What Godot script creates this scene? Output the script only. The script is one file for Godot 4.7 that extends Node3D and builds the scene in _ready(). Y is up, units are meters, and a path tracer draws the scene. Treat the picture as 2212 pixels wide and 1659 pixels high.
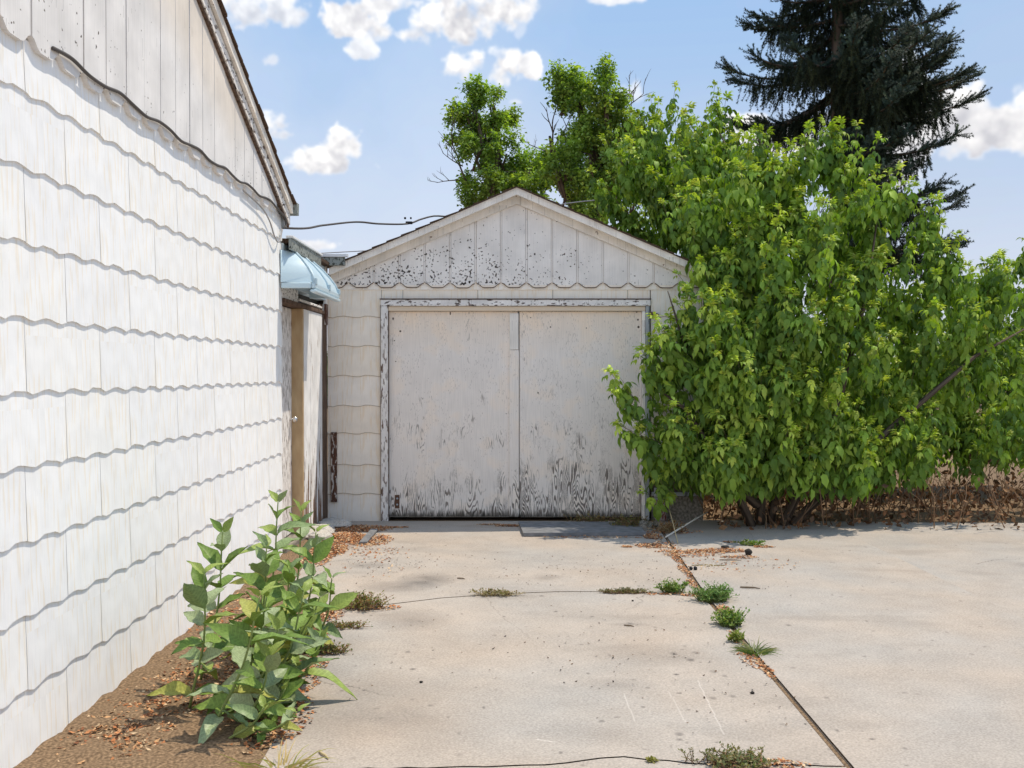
extends Node3D
# A weathered white garage beside a shingled house, seen down a concrete driveway. y up, metres; the camera stands at the origin looking along -z.

const F := 2330.0        # focal length and centre used when measuring places: at(x, y, depth)
const EYE := 1.44
const GZ := -10.5        # plane of the garage front
const HX := -1.8         # plane of the house wall
const SUN := Vector3(0.36, 0.92, -0.19)

var rng := RandomNumberGenerator.new()
var used := {}
var M := {}
var garage: Node3D
var house: Node3D
var porch: Node3D

# ------------------------------------------------------------------ names and nodes
func numbered(called: String) -> String:
	if not used.has(called):
		used[called] = 0
		return called
	used[called] += 1
	return "%s_%03d" % [called, used[called]]

func tag(o: Node3D, label: String, category: String, group := "", kind := "") -> Node3D:
	if label: o.set_meta("label", label)
	if category: o.set_meta("category", category)
	if group: o.set_meta("group", group)
	if kind: o.set_meta("kind", kind)
	return o

func thing(called: String, label: String, category: String, at_ := Vector3.ZERO, group := "") -> Node3D:
	var o := Node3D.new()
	o.name = numbered(called)
	add_child(o)
	o.position = at_
	tag(o, label, category, group)
	return o

func put(called: String, mesh: Mesh, m: Material, parent: Node = null) -> MeshInstance3D:
	var o := MeshInstance3D.new()
	o.mesh = mesh
	o.material_override = m
	if parent == null:
		o.name = numbered(called)
		add_child(o)
	else:
		var n := called
		var k := 0
		var seen: Dictionary = parent.get_meta("_names") if parent.has_meta("_names") else {}
		if seen.has(called):
			k = seen[called] + 1
			n = "%s_%03d" % [called, k]
		seen[called] = k
		parent.set_meta("_names", seen)
		o.name = n
		parent.add_child(o, true)
	return o

func build(called: String, st: SurfaceTool, m: Material, parent: Node = null, normals := true) -> MeshInstance3D:
	return put(called, done(st, normals), m, parent)

func done(st: SurfaceTool, normals := true) -> ArrayMesh:
	if normals: st.generate_normals()
	return st.commit()

func tool(smooth := false) -> SurfaceTool:
	var st := SurfaceTool.new()
	st.begin(Mesh.PRIMITIVE_TRIANGLES)
	st.set_smooth_group(0 if smooth else -1)
	return st

func at(x: float, y: float, d: float) -> Vector3:
	return Vector3((x - 1106.0) * d / F, EYE + (805.0 - y) * d / F, -d)

func on_ground(x: float, y: float) -> Vector3:
	return at(x, y, EYE * F / (y - 805.0))

func rr(a: float, b: float) -> float:
	return rng.randf_range(a, b)

# ------------------------------------------------------------------ shapes
func vert(st: SurfaceTool, p: Vector3, uv: Vector2) -> void:
	st.set_uv(uv)
	st.add_vertex(p)

func face(st: SurfaceTool, p: Array, uv: Array) -> void:   # a convex face whose corners run counter-clockwise seen from outside
	for i in range(1, p.size() - 1):
		vert(st, p[0], uv[0])
		vert(st, p[i + 1], uv[i + 1])
		vert(st, p[i], uv[i])

func auto_face(st: SurfaceTool, p: Array, off := Vector2.ZERO) -> void:
	var n: Vector3 = (p[1] - p[0]).cross(p[2] - p[0]).abs()
	var uv := []
	for q in p:
		if n.x >= n.y and n.x >= n.z: uv.append(Vector2(q.z, -q.y) + off)
		elif n.y >= n.z: uv.append(Vector2(q.x, q.z) + off)
		else: uv.append(Vector2(q.x, -q.y) + off)
	face(st, p, uv)

func box(st: SurfaceTool, a: Vector3, b: Vector3, bevel := 0.0, xf := Transform3D.IDENTITY, off := Vector2.ZERO) -> void:
	var c := (a + b) / 2
	var h := ((b - a) / 2).abs()
	var e := minf(bevel, minf(h.x, minf(h.y, h.z)) * 0.49)
	var P := func(sx: float, sy: float, sz: float, axis: int) -> Vector3:
		var v := Vector3(sx * (h.x - (0.0 if axis == 0 else e)), sy * (h.y - (0.0 if axis == 1 else e)), sz * (h.z - (0.0 if axis == 2 else e)))
		return xf * (c + v)
	for s in [-1.0, 1.0]:
		var fx := [P.call(s, -1, -1, 0), P.call(s, 1, -1, 0), P.call(s, 1, 1, 0), P.call(s, -1, 1, 0)]
		var fy := [P.call(-1, s, -1, 1), P.call(-1, s, 1, 1), P.call(1, s, 1, 1), P.call(1, s, -1, 1)]
		var fz := [P.call(-1, -1, s, 2), P.call(1, -1, s, 2), P.call(1, 1, s, 2), P.call(-1, 1, s, 2)]
		for f in [fx, fy, fz]:
			if s < 0: f.reverse()
			auto_face(st, f, off)
	if e <= 0.0: return
	for s in [-1.0, 1.0]:
		for t in [-1.0, 1.0]:
			var q := [P.call(s, t, -1, 0), P.call(s, t, -1, 1), P.call(s, t, 1, 1), P.call(s, t, 1, 0)]
			var r := [P.call(s, -1, t, 0), P.call(s, 1, t, 0), P.call(s, 1, t, 2), P.call(s, -1, t, 2)]
			var w := [P.call(-1, s, t, 1), P.call(-1, s, t, 2), P.call(1, s, t, 2), P.call(1, s, t, 1)]
			for f in [q, r, w]:
				outward(st, f, xf * c, off)
			for u in [-1.0, 1.0]:
				outward(st, [P.call(s, t, u, 0), P.call(s, t, u, 1), P.call(s, t, u, 2)], xf * c, off)

func outward(st: SurfaceTool, f: Array, c: Vector3, off := Vector2.ZERO) -> void:
	var n: Vector3 = (f[1] - f[0]).cross(f[2] - f[0])
	if n.dot(f[0] - c) < 0: f.reverse()
	auto_face(st, f, off)

func prism(st: SurfaceTool, outline: PackedVector2Array, z0: float, z1: float, xf := Transform3D.IDENTITY, off := Vector2.ZERO) -> void:   # outline in x, y; z1 > z0, front at z1
	var pts := outline
	if Geometry2D.is_polygon_clockwise(pts):
		pts.reverse()
	var tri := Geometry2D.triangulate_polygon(pts)
	for i in range(0, tri.size(), 3):
		var q := [pts[tri[i]], pts[tri[i + 1]], pts[tri[i + 2]]]
		if (q[1] - q[0]).cross(q[2] - q[0]) < 0: q.reverse()
		var uv := []
		var front := []
		var back := []
		for v in q:
			uv.append(Vector2(v.x, -v.y) + off)
			front.append(xf * Vector3(v.x, v.y, z1))
			back.append(xf * Vector3(v.x, v.y, z0))
		face(st, front, uv)
		back.reverse()
		uv.reverse()
		face(st, back, uv)
	var run := 0.0
	for i in pts.size():
		var a := pts[i]
		var b := pts[(i + 1) % pts.size()]
		var d := a.distance_to(b)
		face(st, [xf * Vector3(a.x, a.y, z0), xf * Vector3(b.x, b.y, z0), xf * Vector3(b.x, b.y, z1), xf * Vector3(a.x, a.y, z1)],
			[Vector2(run, z0) + off, Vector2(run + d, z0) + off, Vector2(run + d, z1) + off, Vector2(run, z1) + off])
		run += d

func tube(st: SurfaceTool, pts: Array, radii: Array, sides := 6) -> void:
	var rings := []
	var n := pts.size()
	var side := Vector3.ZERO
	for i in n:
		var t: Vector3 = (pts[mini(i + 1, n - 1)] - pts[maxi(i - 1, 0)]).normalized()
		if side == Vector3.ZERO:
			side = t.cross(Vector3.UP if absf(t.y) < 0.9 else Vector3.RIGHT).normalized()
		side = (side - t * side.dot(t)).normalized()
		var up := side.cross(t)
		var ring := []
		var r: float = radii[i] if i < radii.size() else radii[-1]
		for k in sides:
			var a := TAU * k / sides
			ring.append(pts[i] + (side * cos(a) + up * sin(a)) * r)
		rings.append(ring)
	for i in n - 1:
		for k in sides:
			var k2 := (k + 1) % sides
			var u := float(k) / sides
			face(st, [rings[i][k], rings[i][k2], rings[i + 1][k2], rings[i + 1][k]], [Vector2(u, i * 0.2), Vector2(u + 0.16, i * 0.2), Vector2(u + 0.16, i * 0.2 + 0.2), Vector2(u, i * 0.2 + 0.2)])
	for e in [0, n - 1]:
		var f: Array = rings[e].duplicate()
		if e == 0: f.reverse()
		var uv := []
		for k in sides: uv.append(Vector2(0.5, 0.5))
		face(st, f, uv)

func blob(st: SurfaceTool, c: Vector3, r: Vector3, seed_ := 0, rough := 0.25, rows := 6, cols := 9) -> void:   # an uneven lump
	var n := FastNoiseLite.new()
	n.seed = seed_
	n.frequency = 0.9
	var P := func(i: int, k: int) -> Vector3:
		var th := PI * i / rows
		var ph := TAU * (k % cols) / cols
		var d := Vector3(sin(th) * cos(ph), cos(th), sin(th) * sin(ph))
		return c + d * r * (1.0 + rough * n.get_noise_3dv(d * 1.7) * 2.0)
	for i in rows:
		for k in cols:
			var f := [P.call(i, k), P.call(i, k + 1), P.call(i + 1, k + 1), P.call(i + 1, k)]
			var uv := [Vector2(k, i) * 0.1, Vector2(k + 1, i) * 0.1, Vector2(k + 1, i + 1) * 0.1, Vector2(k, i + 1) * 0.1]
			if i == 0:
				f.remove_at(1)
				uv.remove_at(1)
			elif i == rows - 1:
				f.remove_at(2)
				uv.remove_at(2)
			face(st, f, uv)

# ------------------------------------------------------------------ textures
func noise(seed_: int, freq: float, w: int, h: int, octaves := 4, tall := 1, wide := 1) -> PackedByteArray:
	var n := FastNoiseLite.new()
	n.seed = seed_
	n.noise_type = FastNoiseLite.TYPE_SIMPLEX_SMOOTH
	n.frequency = freq
	n.fractal_octaves = octaves
	var im := n.get_image(maxi(2, w / wide), maxi(2, h / tall), false, false, true)
	if tall > 1 or wide > 1: im.resize(w, h, Image.INTERPOLATE_CUBIC)
	return im.get_data()

func texture(w: int, h: int, data: PackedByteArray) -> ImageTexture:
	return ImageTexture.create_from_image(Image.create_from_data(w, h, false, Image.FORMAT_RGB8, data))

func lay(data: PackedByteArray, i: int, c: Vector3) -> void:
	data[i] = clampi(int(c.x * 255.0), 0, 255)
	data[i + 1] = clampi(int(c.y * 255.0), 0, 255)
	data[i + 2] = clampi(int(c.z * 255.0), 0, 255)

func peeled(w: int, h: int, seed_: int, paint: Vector3, wood: Vector3, amount: float, tall: int, low: float, freq := 0.05) -> ImageTexture:   # old paint: chips that show bare wood, cracks along the grain; low: how much more at the bottom
	var chip := noise(seed_, freq, w, h, 4, tall)
	var grain := noise(seed_ + 1, 0.25, w, h, 3, 24)
	var tone := noise(seed_ + 2, 0.012, w, h, 3)
	var data := PackedByteArray()
	data.resize(w * h * 3)
	for y in h:
		var v := float(y) / h
		var cut := 255.0 * (1.0 - amount - low * pow(v, 4.0))
		for x in w:
			var i := y * w + x
			var c := paint * (0.93 + 0.12 * tone[i] / 255.0 + 0.06 * (grain[i] / 255.0 - 0.5))
			var k := chip[i] * 0.8 + grain[i] * 0.2
			if k > cut:
				c = wood * (0.7 + 0.7 * grain[i] / 255.0)
			elif k > cut - 6.0:
				c *= 0.86
			elif grain[i] > 214:
				c *= 0.84
			lay(data, i * 3, c)
	return texture(w, h, data)

func plywood(w: int, h: int, seed_: int, wild: float, from: float, marks: Array) -> ImageTexture:   # painted plywood whose paint has worn along the figure of the wood, most near the ground
	var grain := noise(seed_, 0.3, w, h, 3, 40)
	var fine := noise(seed_ + 1, 0.4, w, h, 2, 8)
	var warp := noise(seed_ + 2, 0.012, w, h, 3, 7)
	var patch := noise(seed_ + 3, 0.010, w, h, 4, 2)
	var tone := noise(seed_ + 4, 0.006, w, h, 4)
	var rough := noise(seed_ + 5, 0.06, w, h, 3, 4)
	var data := PackedByteArray()
	data.resize(w * h * 3)
	var paint := Vector3(0.955, 0.925, 0.895)
	var wood := Vector3(0.45, 0.415, 0.385)
	for y in h:
		var v := float(y) / h
		var foot := clampf((v - from) / (1.0 - from), 0.0, 1.0)
		for x in w:
			var i := y * w + x
			var u := float(x) / w
			var t: float = tone[i] / 255.0
			var c := paint * (0.975 + 0.045 * t)
			c = c.lerp(c * Vector3(1.02, 0.95, 0.86), 0.5 * smoothstep(0.25, 0.0, v) + 0.22 * smoothstep(0.5, 0.85, t))
			var g: float = grain[i] / 255.0
			c *= 0.94 + 0.09 * g
			var p: float = patch[i] / 255.0
			var ring := sin((u * 34.0 + warp[i] / 255.0 * wild) * TAU)
			var worn := foot * 1.25 + (p - 0.5) * 1.5 + 0.22 * smoothstep(0.25, 0.6, v) - 0.36
			var edge := 1.0 - worn * 0.95 + (rough[i] / 255.0 - 0.5) * 1.1
			if worn > 0.0 and ring > edge:
				var k := clampf((ring - edge) * 2.6, 0.0, 1.0)
				c = c.lerp(wood * (0.72 + 0.6 * g), k * (0.3 + 0.6 * clampf(worn * 1.3, 0.0, 1.0)))
			elif fine[i] > 190 and p > 0.40 and g > 0.5:
				c = c.lerp(wood, 0.25 + 0.3 * p)
			var dirt := smoothstep(0.955, 1.0, v + 0.04 * (rough[i] / 255.0 - 0.5))
			c = c.lerp(Vector3(0.15, 0.14, 0.12), dirt * 0.75)
			lay(data, i * 3, c)
	for m in marks:   # nail heads, holes and rust
		var cx: float = m[0] * w
		var cy: float = m[1] * h
		var r: float = m[2]
		for y in range(maxi(0, int(cy - r * 2)), mini(h, int(cy + r * 2) + 1)):
			for x in range(maxi(0, int(cx - r)), mini(w, int(cx + r) + 1)):
				var d := Vector2((x - cx) / r, (y - cy) / (r * (m[3] if m.size() > 3 else 1.0))).length()
				if d < 1.0:
					var i := (y * w + x) * 3
					var k := 1.0 - smoothstep(0.45, 1.0, d)
					lay(data, i, Vector3(data[i], data[i + 1], data[i + 2]).lerp(Vector3(52, 40, 34), k * 0.9) / 255.0)
	return texture(w, h, data)

func gable_paint(w: int, h: int, seed_: int, few: float) -> ImageTexture:   # white paint of the gable: flaked in spots, most of all low on the left
	var spots := noise(seed_, 0.10, w, h, 2)
	var big := noise(seed_ + 1, 0.02, w, h, 3)
	var grain := noise(seed_ + 2, 0.3, w, h, 3, 30)
	var tone := noise(seed_ + 3, 0.01, w, h, 4)
	var data := PackedByteArray()
	data.resize(w * h * 3)
	for y in h:
		var v := float(y) / h
		for x in w:
			var i := y * w + x
			var u := float(x) / w
			var c := Vector3(0.95, 0.93, 0.91) * (0.93 + 0.1 * tone[i] / 255.0 + 0.05 * (grain[i] / 255.0 - 0.5))
			c = c.lerp(c * Vector3(1.0, 0.95, 0.88), 0.6 * smoothstep(0.4, 0.0, v - absf(u - 0.5) * 0.9))
			var many := (0.35 + 0.65 * smoothstep(0.35, 0.95, v)) * (smoothstep(0.95, 0.3, u) * 0.75 + 0.25)
			many += 0.25 * exp(-pow((u - 0.655) * 22.0, 2.0)) * exp(-pow((v - 0.62) * 6.0, 2.0))
			var k := spots[i] * 0.75 + big[i] * 0.25
			var cut := 230.0 - 74.0 * many * few
			if k > cut:
				c = Vector3(0.22, 0.18, 0.155) * (0.7 + 0.6 * grain[i] / 255.0)
			elif k > cut - 5.0:
				c *= 0.8
			elif grain[i] > 218 and big[i] > 110:
				c *= 0.8
			if v > 0.965 and spots[i] * 0.6 + grain[i] * 0.4 > 205.0 - 50.0 * many: c *= 0.62
			lay(data, i * 3, c)
	return texture(w, h, data)

func siding(w: int, h: int) -> ImageTexture:   # striated asbestos shingles, painted
	var comb := noise(41, 0.22, w, h, 2, 32)
	var tone := noise(42, 0.008, w, h, 4)
	var streak := noise(43, 0.05, w, h, 3, 10)
	var data := PackedByteArray()
	data.resize(w * h * 3)
	for i in w * h:
		var c := Vector3(1, 1, 1) * (0.94 + 0.04 * comb[i] / 255.0 + 0.05 * tone[i] / 255.0)
		c = c.lerp(c * Vector3(0.97, 0.925, 0.85), 0.55 * smoothstep(0.55, 0.85, streak[i] / 255.0))
		if comb[i] > 225: c *= 0.93
		lay(data, i * 3, c)
	return texture(w, h, data)

func concrete(w: int, h: int) -> ImageTexture:   # driveway slabs; covers x -2..3 and z -11..-2.5
	var tone := noise(51, 0.006, w, h, 4)
	var blot := noise(52, 0.02, w, h, 4)
	var sand := noise(53, 0.35, w, h, 3)
	var warm := noise(54, 0.004, w, h, 3)
	var stain := noise(55, 0.008, w, h, 4, 1, 2)
	var data := PackedByteArray()
	data.resize(w * h * 3)
	var white := RandomNumberGenerator.new()
	white.seed = 5
	for y in h:
		for x in w:
			var i := y * w + x
			var c := Vector3(0.682, 0.645, 0.606) * (0.925 + 0.07 * tone[i] / 255.0 + 0.05 * blot[i] / 255.0 + 0.22 * (sand[i] / 255.0 - 0.5) + white.randf_range(-0.06, 0.06))
			var q: float = warm[i] / 255.0
			c *= Vector3(1.0 + 0.05 * (q - 0.5), 1.0, 1.0 - 0.05 * (q - 0.5))
			c *= 1.0 - 0.07 * smoothstep(0.66, 0.92, stain[i] / 255.0) * (0.5 + blot[i] / 510.0)
			if sand[i] > 232: c *= 0.86
			lay(data, i * 3, c)
	# stains, spots and scratches with places of their own
	var sx := w / 5.0
	var sz := h / 8.5
	var smudge := func(p: Vector3, rx: float, rz: float, dark: float) -> void:
		var cx := (p.x + 2.0) * sx
		var cy := (p.z + 11.0) * sz
		for y in range(maxi(0, int(cy - rz * sz)), mini(h, int(cy + rz * sz))):
			for x in range(maxi(0, int(cx - rx * sx)), mini(w, int(cx + rx * sx))):
				var d := Vector2((x - cx) / (rx * sx), (y - cy) / (rz * sz)).length()
				if d < 1.0:
					var i := y * w + x
					var k := dark * 0.72 * pow(1.0 - d, 0.8) * (0.3 + blot[i] / 200.0)
					lay(data, i * 3, Vector3(data[i * 3], data[i * 3 + 1], data[i * 3 + 2]) / 255.0 * Vector3(1.0 - k, 1.0 - k, 1.0 - k * 0.98))
	for s in [[920, 1253, 0.22, 0.3, 0.34], [860, 1268, 0.3, 0.22, 0.26], [790, 1222, 0.2, 0.14, 0.2], [890, 1340, 0.25, 0.3, 0.2], [800, 1500, 0.35, 0.4, 0.13], [760, 1560, 0.4, 0.25, 0.13], [950, 1560, 0.3, 0.35, 0.09],
			[1400, 1415, 0.3, 0.25, 0.13], [1330, 1480, 0.2, 0.12, 0.12], [1180, 1247, 0.12, 0.14, 0.16], [1300, 1590, 0.3, 0.15, 0.1], [1360, 1350, 0.14, 0.05, 0.16], [720, 1390, 0.2, 0.3, 0.14], [680, 1450, 0.2, 0.2, 0.14]]:
		smudge.call(on_ground(s[0], s[1]), s[2], s[3], s[4])
	for s in [[1454, 1413, 0.03], [1503, 1411, 0.032], [1492, 1427, 0.03], [1541, 1452, 0.028], [1566, 1462, 0.022], [1361, 1348, 0.03], [1415, 1356, 0.02], [1467, 1588, 0.028], [1468, 1600, 0.02], [1540, 1510, 0.025], [1583, 1506, 0.025], [1582, 1410, 0.02], [1300, 1560, 0.02]]:
		smudge.call(on_ground(s[0], s[1]), s[2] * 0.8, s[2] * 1.2, 0.36)
	for k in 420:
		smudge.call(Vector3(white.randf_range(-1.3, 3.0), 0, white.randf_range(-10.2, -3.0)), white.randf_range(0.008, 0.02), white.randf_range(0.01, 0.025), white.randf_range(0.15, 0.45))
	# hairline cracks that wander off from the joints
	for s in [[-0.2, 7.0, 0.15, 5.4], [0.9, 7.02, 0.62, 6.3], [-1.0, 5.1, -0.55, 4.75], [-1.5, 8.1, -0.9, 8.35], [2.2, 10.2, 1.9, 7.9]]:
		var p := Vector2(s[0], s[1])
		var way := (Vector2(s[2], s[3]) - p)
		for k in 500:
			p += way / 500.0 + Vector2(white.randf_range(-0.004, 0.004), white.randf_range(-0.004, 0.004))
			var x := int((p.x + 2.0) * sx)
			var y := int((11.0 - p.y) * sz)
			if x > 0 and x < w and y > 0 and y < h:
				var i := (y * w + x) * 3
				lay(data, i, Vector3(data[i], data[i + 1], data[i + 2]) / 255.0 * (0.86 + 0.12 * k / 500.0))
	for s in [[1508, 1472, 1566, 1590, 0.8], [1446, 1496, 1482, 1562, 0.35], [1348, 1500, 1372, 1560, 0.4], [1160, 1600, 1200, 1606, 0.3]]:
		var a := on_ground(s[0], s[1])
		var b := on_ground(s[2], s[3])
		for k in 260:
			var p := a.lerp(b, k / 260.0)
			var x := int((p.x + 2.0) * sx)
			var y := int((p.z + 11.0) * sz)
			var i := (y * w + x) * 3
			lay(data, i, Vector3(data[i], data[i + 1], data[i + 2]).lerp(Vector3(225, 218, 210), s[4] * 0.38) / 255.0)
	return texture(w, h, data)

func grained(w: int, h: int, seed_: int, a: Vector3, b: Vector3, freq: float, tall := 1) -> ImageTexture:
	var n := noise(seed_, freq, w, h, 5, tall)
	var data := PackedByteArray()
	data.resize(w * h * 3)
	for i in w * h: lay(data, i * 3, a.lerp(b, n[i] / 255.0))
	return texture(w, h, data)

# ------------------------------------------------------------------ materials
func plain(c: Color, rough := 0.85, metal := 0.0) -> StandardMaterial3D:   # colours here are linear, real-world base colours
	var m := StandardMaterial3D.new()
	m.albedo_color = c.linear_to_srgb()
	m.roughness = rough
	m.metallic = metal
	m.metallic_specular = 0.35
	return m

func skinned(t: Texture2D, scale_: Vector2, offset := Vector2.ZERO, rough := 0.85, tint := Color.WHITE) -> StandardMaterial3D:   # a texture laid on in metres: scale_ is its size
	var m := plain(tint, rough)
	m.albedo_texture = t
	m.uv1_scale = Vector3(1.0 / scale_.x, 1.0 / scale_.y, 1)
	m.uv1_offset = Vector3(offset.x, offset.y, 0)
	return m

func leafy(c: Color, glow: float, rough := 0.55) -> StandardMaterial3D:
	var m := plain(c, rough)
	m.vertex_color_use_as_albedo = true
	m.backlight_enabled = true
	m.backlight = Color(glow * 0.95, glow, glow * 0.45)
	m.cull_mode = BaseMaterial3D.CULL_DISABLED
	return m

func make_materials() -> void:
	var side := siding(512, 512)
	M.white_shingle = []
	for c in [Color(0.95, 0.965, 0.98), Color(0.92, 0.935, 0.955), Color(0.94, 0.95, 0.955)]: M.white_shingle.append(skinned(side, Vector2(0.9, 0.9), Vector2.ZERO, 0.75, c))
	M.cream_shingle = []
	for c in [Color(0.95, 0.875, 0.775), Color(0.94, 0.86, 0.75), Color(0.95, 0.885, 0.80), Color(0.94, 0.845, 0.725)]: M.cream_shingle.append(skinned(side, Vector2(0.9, 0.9), Vector2.ZERO, 0.75, c))
	var gp := gable_paint(1024, 288, 31, 0.80)
	var gs := gable_paint(1024, 288, 231, 0.35)
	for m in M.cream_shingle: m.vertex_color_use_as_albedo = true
	M.gable = skinned(gp, Vector2(3.64, 1.0), Vector2(0.5, 0.29 + 3.0), 0.8)
	M.gable_side = skinned(gs, Vector2(3.64, 1.0), Vector2(0.1, 0.62 + 3.0), 0.8, Color(0.93, 0.96, 1.0))
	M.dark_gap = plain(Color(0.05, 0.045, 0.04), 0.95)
	M.sheathing = skinned(grained(128, 256, 77, Vector3(0.30, 0.27, 0.24), Vector3(0.46, 0.42, 0.38), 0.08, 4), Vector2(0.5, 1.0))
	M.trim = skinned(peeled(256, 512, 60, Vector3(0.92, 0.905, 0.89), Vector3(0.40, 0.33, 0.29), 0.36, 3, 0.0), Vector2(0.3, 1.2), Vector2(0.13, 0.2))
	M.trim_flat = skinned(peeled(512, 128, 61, Vector3(0.92, 0.905, 0.89), Vector3(0.34, 0.30, 0.28), 0.34, 1, 0.0), Vector2(2.6, 0.25), Vector2(0.5, 0.4))
	M.rake = skinned(peeled(512, 64, 62, Vector3(0.95, 0.925, 0.89), Vector3(0.38, 0.32, 0.28), 0.08, 1, 0.0, 0.03), Vector2(2.0, 0.3), Vector2(0.5, 0.5), 0.7)
	M.frieze = skinned(peeled(512, 64, 63, Vector3(0.93, 0.90, 0.86), Vector3(0.33, 0.27, 0.22), 0.15, 1, 0.0, 0.04), Vector2(2.0, 0.3), Vector2(0.3, 0.2), 0.8)
	M.flaking = skinned(peeled(256, 512, 64, Vector3(0.95, 0.945, 0.94), Vector3(0.44, 0.34, 0.27), 0.19, 7, 0.6, 0.045), Vector2(0.9, 2.05), Vector2(0.2, 0.985), 0.8)
	M.bare_strip = skinned(peeled(128, 512, 65, Vector3(0.80, 0.77, 0.74), Vector3(0.36, 0.25, 0.20), 0.58, 5, 0.0, 0.06), Vector2(0.25, 0.75), Vector2(0.1, 0.1), 0.8)
	M.cream_trim = plain(Color(0.74, 0.62, 0.48), 0.7)
	M.tan = skinned(grained(64, 256, 66, Vector3(0.70, 0.585, 0.44), Vector3(0.79, 0.69, 0.54), 0.05, 4), Vector2(0.3, 1.0), Vector2.ZERO, 0.6)
	M.brown_wood = skinned(grained(64, 256, 67, Vector3(0.27, 0.21, 0.17), Vector3(0.50, 0.41, 0.35), 0.08, 6), Vector2(0.2, 0.8))
	M.gutter = skinned(peeled(512, 64, 68, Vector3(0.58, 0.60, 0.58), Vector3(0.24, 0.25, 0.23), 0.38, 1, 0.0, 0.05), Vector2(1.2, 0.15), Vector2(0.1, 0.1), 0.6)
	M.pale_blue = plain(Color(0.58, 0.68, 0.74), 0.7)
	M.awning = plain(Color(0.55, 0.70, 0.78), 0.32)
	M.awning.clearcoat_enabled = true
	M.awning.clearcoat = 0.4
	M.awning_dark = plain(Color(0.42, 0.56, 0.64), 0.4)
	M.drip = plain(Color(0.82, 0.83, 0.84), 0.4)
	M.roof = skinned(grained(256, 256, 69, Vector3(0.20, 0.15, 0.12), Vector3(0.42, 0.34, 0.28), 0.15), Vector2(0.6, 0.6), Vector2.ZERO, 0.95)
	M.metal = plain(Color(0.45, 0.47, 0.48), 0.45, 0.6)
	M.guide = skinned(peeled(64, 256, 70, Vector3(0.66, 0.68, 0.69), Vector3(0.36, 0.38, 0.38), 0.3, 6, 0.2), Vector2(0.2, 1.2), Vector2.ZERO, 0.55)
	M.rust = plain(Color(0.16, 0.09, 0.06), 0.8, 0.3)
	M.black = plain(Color(0.02, 0.02, 0.022), 0.5)
	M.cable = plain(Color(0.10, 0.09, 0.085), 0.6)
	M.grey_cable = plain(Color(0.34, 0.33, 0.33), 0.6)
	M.knob = plain(Color(0.75, 0.72, 0.68), 0.25, 0.9)
	M.concrete = skinned(concrete(1024, 1741), Vector2(5.0, 8.5), Vector2(0.4, 11.0 / 8.5), 0.92)
	M.old_concrete = skinned(grained(256, 256, 71, Vector3(0.36, 0.34, 0.31), Vector3(0.70, 0.67, 0.62), 0.05), Vector2(0.5, 0.5), Vector2.ZERO, 0.95)
	M.pale_concrete = skinned(grained(128, 128, 72, Vector3(0.62, 0.60, 0.57), Vector3(0.86, 0.84, 0.81), 0.07), Vector2(0.3, 0.3), Vector2.ZERO, 0.95)
	M.soil = skinned(grained(512, 512, 73, Vector3(0.30, 0.24, 0.18), Vector3(0.68, 0.57, 0.45), 0.12), Vector2(1.1, 1.1), Vector2.ZERO, 0.98)
	M.ramp = skinned(grained(256, 128, 74, Vector3(0.40, 0.41, 0.42), Vector3(0.54, 0.54, 0.55), 0.04), Vector2(1.2, 0.6), Vector2.ZERO, 0.85)
	M.bark = skinned(grained(64, 256, 75, Vector3(0.22, 0.18, 0.15), Vector3(0.50, 0.44, 0.38), 0.09, 4), Vector2(1.0, 1.0))
	M.twig = plain(Color(0.16, 0.115, 0.075), 0.8)
	M.green_stem = plain(Color(0.22, 0.28, 0.09), 0.6)
	M.straw = plain(Color(0.52, 0.42, 0.24), 0.8)
	M.dead = plain(Color(0.28, 0.17, 0.10), 0.9)
	M.bone = plain(Color(0.72, 0.67, 0.58), 0.7)
	M.stone = plain(Color(0.04, 0.035, 0.03), 0.8)
	M.red_peel = skinned(peeled(128, 128, 76, Vector3(0.62, 0.58, 0.56), Vector3(0.42, 0.20, 0.16), 0.45, 2, 0.0, 0.05), Vector2(0.14, 0.2))
	M.leaf = leafy(Color.WHITE, 0.8)
	M.far_leaf = leafy(Color.WHITE, 1.0, 0.7)
	M.needle = leafy(Color.WHITE, 0.2, 0.7)
	M.litter = plain(Color.WHITE, 0.9)
	M.litter.vertex_color_use_as_albedo = true
	M.litter.cull_mode = BaseMaterial3D.CULL_DISABLED
	M.leaf_tint = []
	for c in LEAF_TONES: M.leaf_tint.append(leafy(c, 0.8))

const LEAF_TONES := [Color(0.256, 0.397, 0.059), Color(0.192, 0.314, 0.051), Color(0.358, 0.493, 0.072), Color(0.128, 0.224, 0.044), Color(0.474, 0.589, 0.102), Color(0.640, 0.691, 0.154)]

# ------------------------------------------------------------------ sky
func towards(x: float, y: float) -> Vector2:   # azimuth and elevation of a place in the view
	var d := at(x, y, 1.0) - Vector3(0, EYE, 0)
	return Vector2(atan2(d.x, -d.z), atan2(d.y, Vector2(d.x, d.z).length()))

var puffs := []

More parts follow.
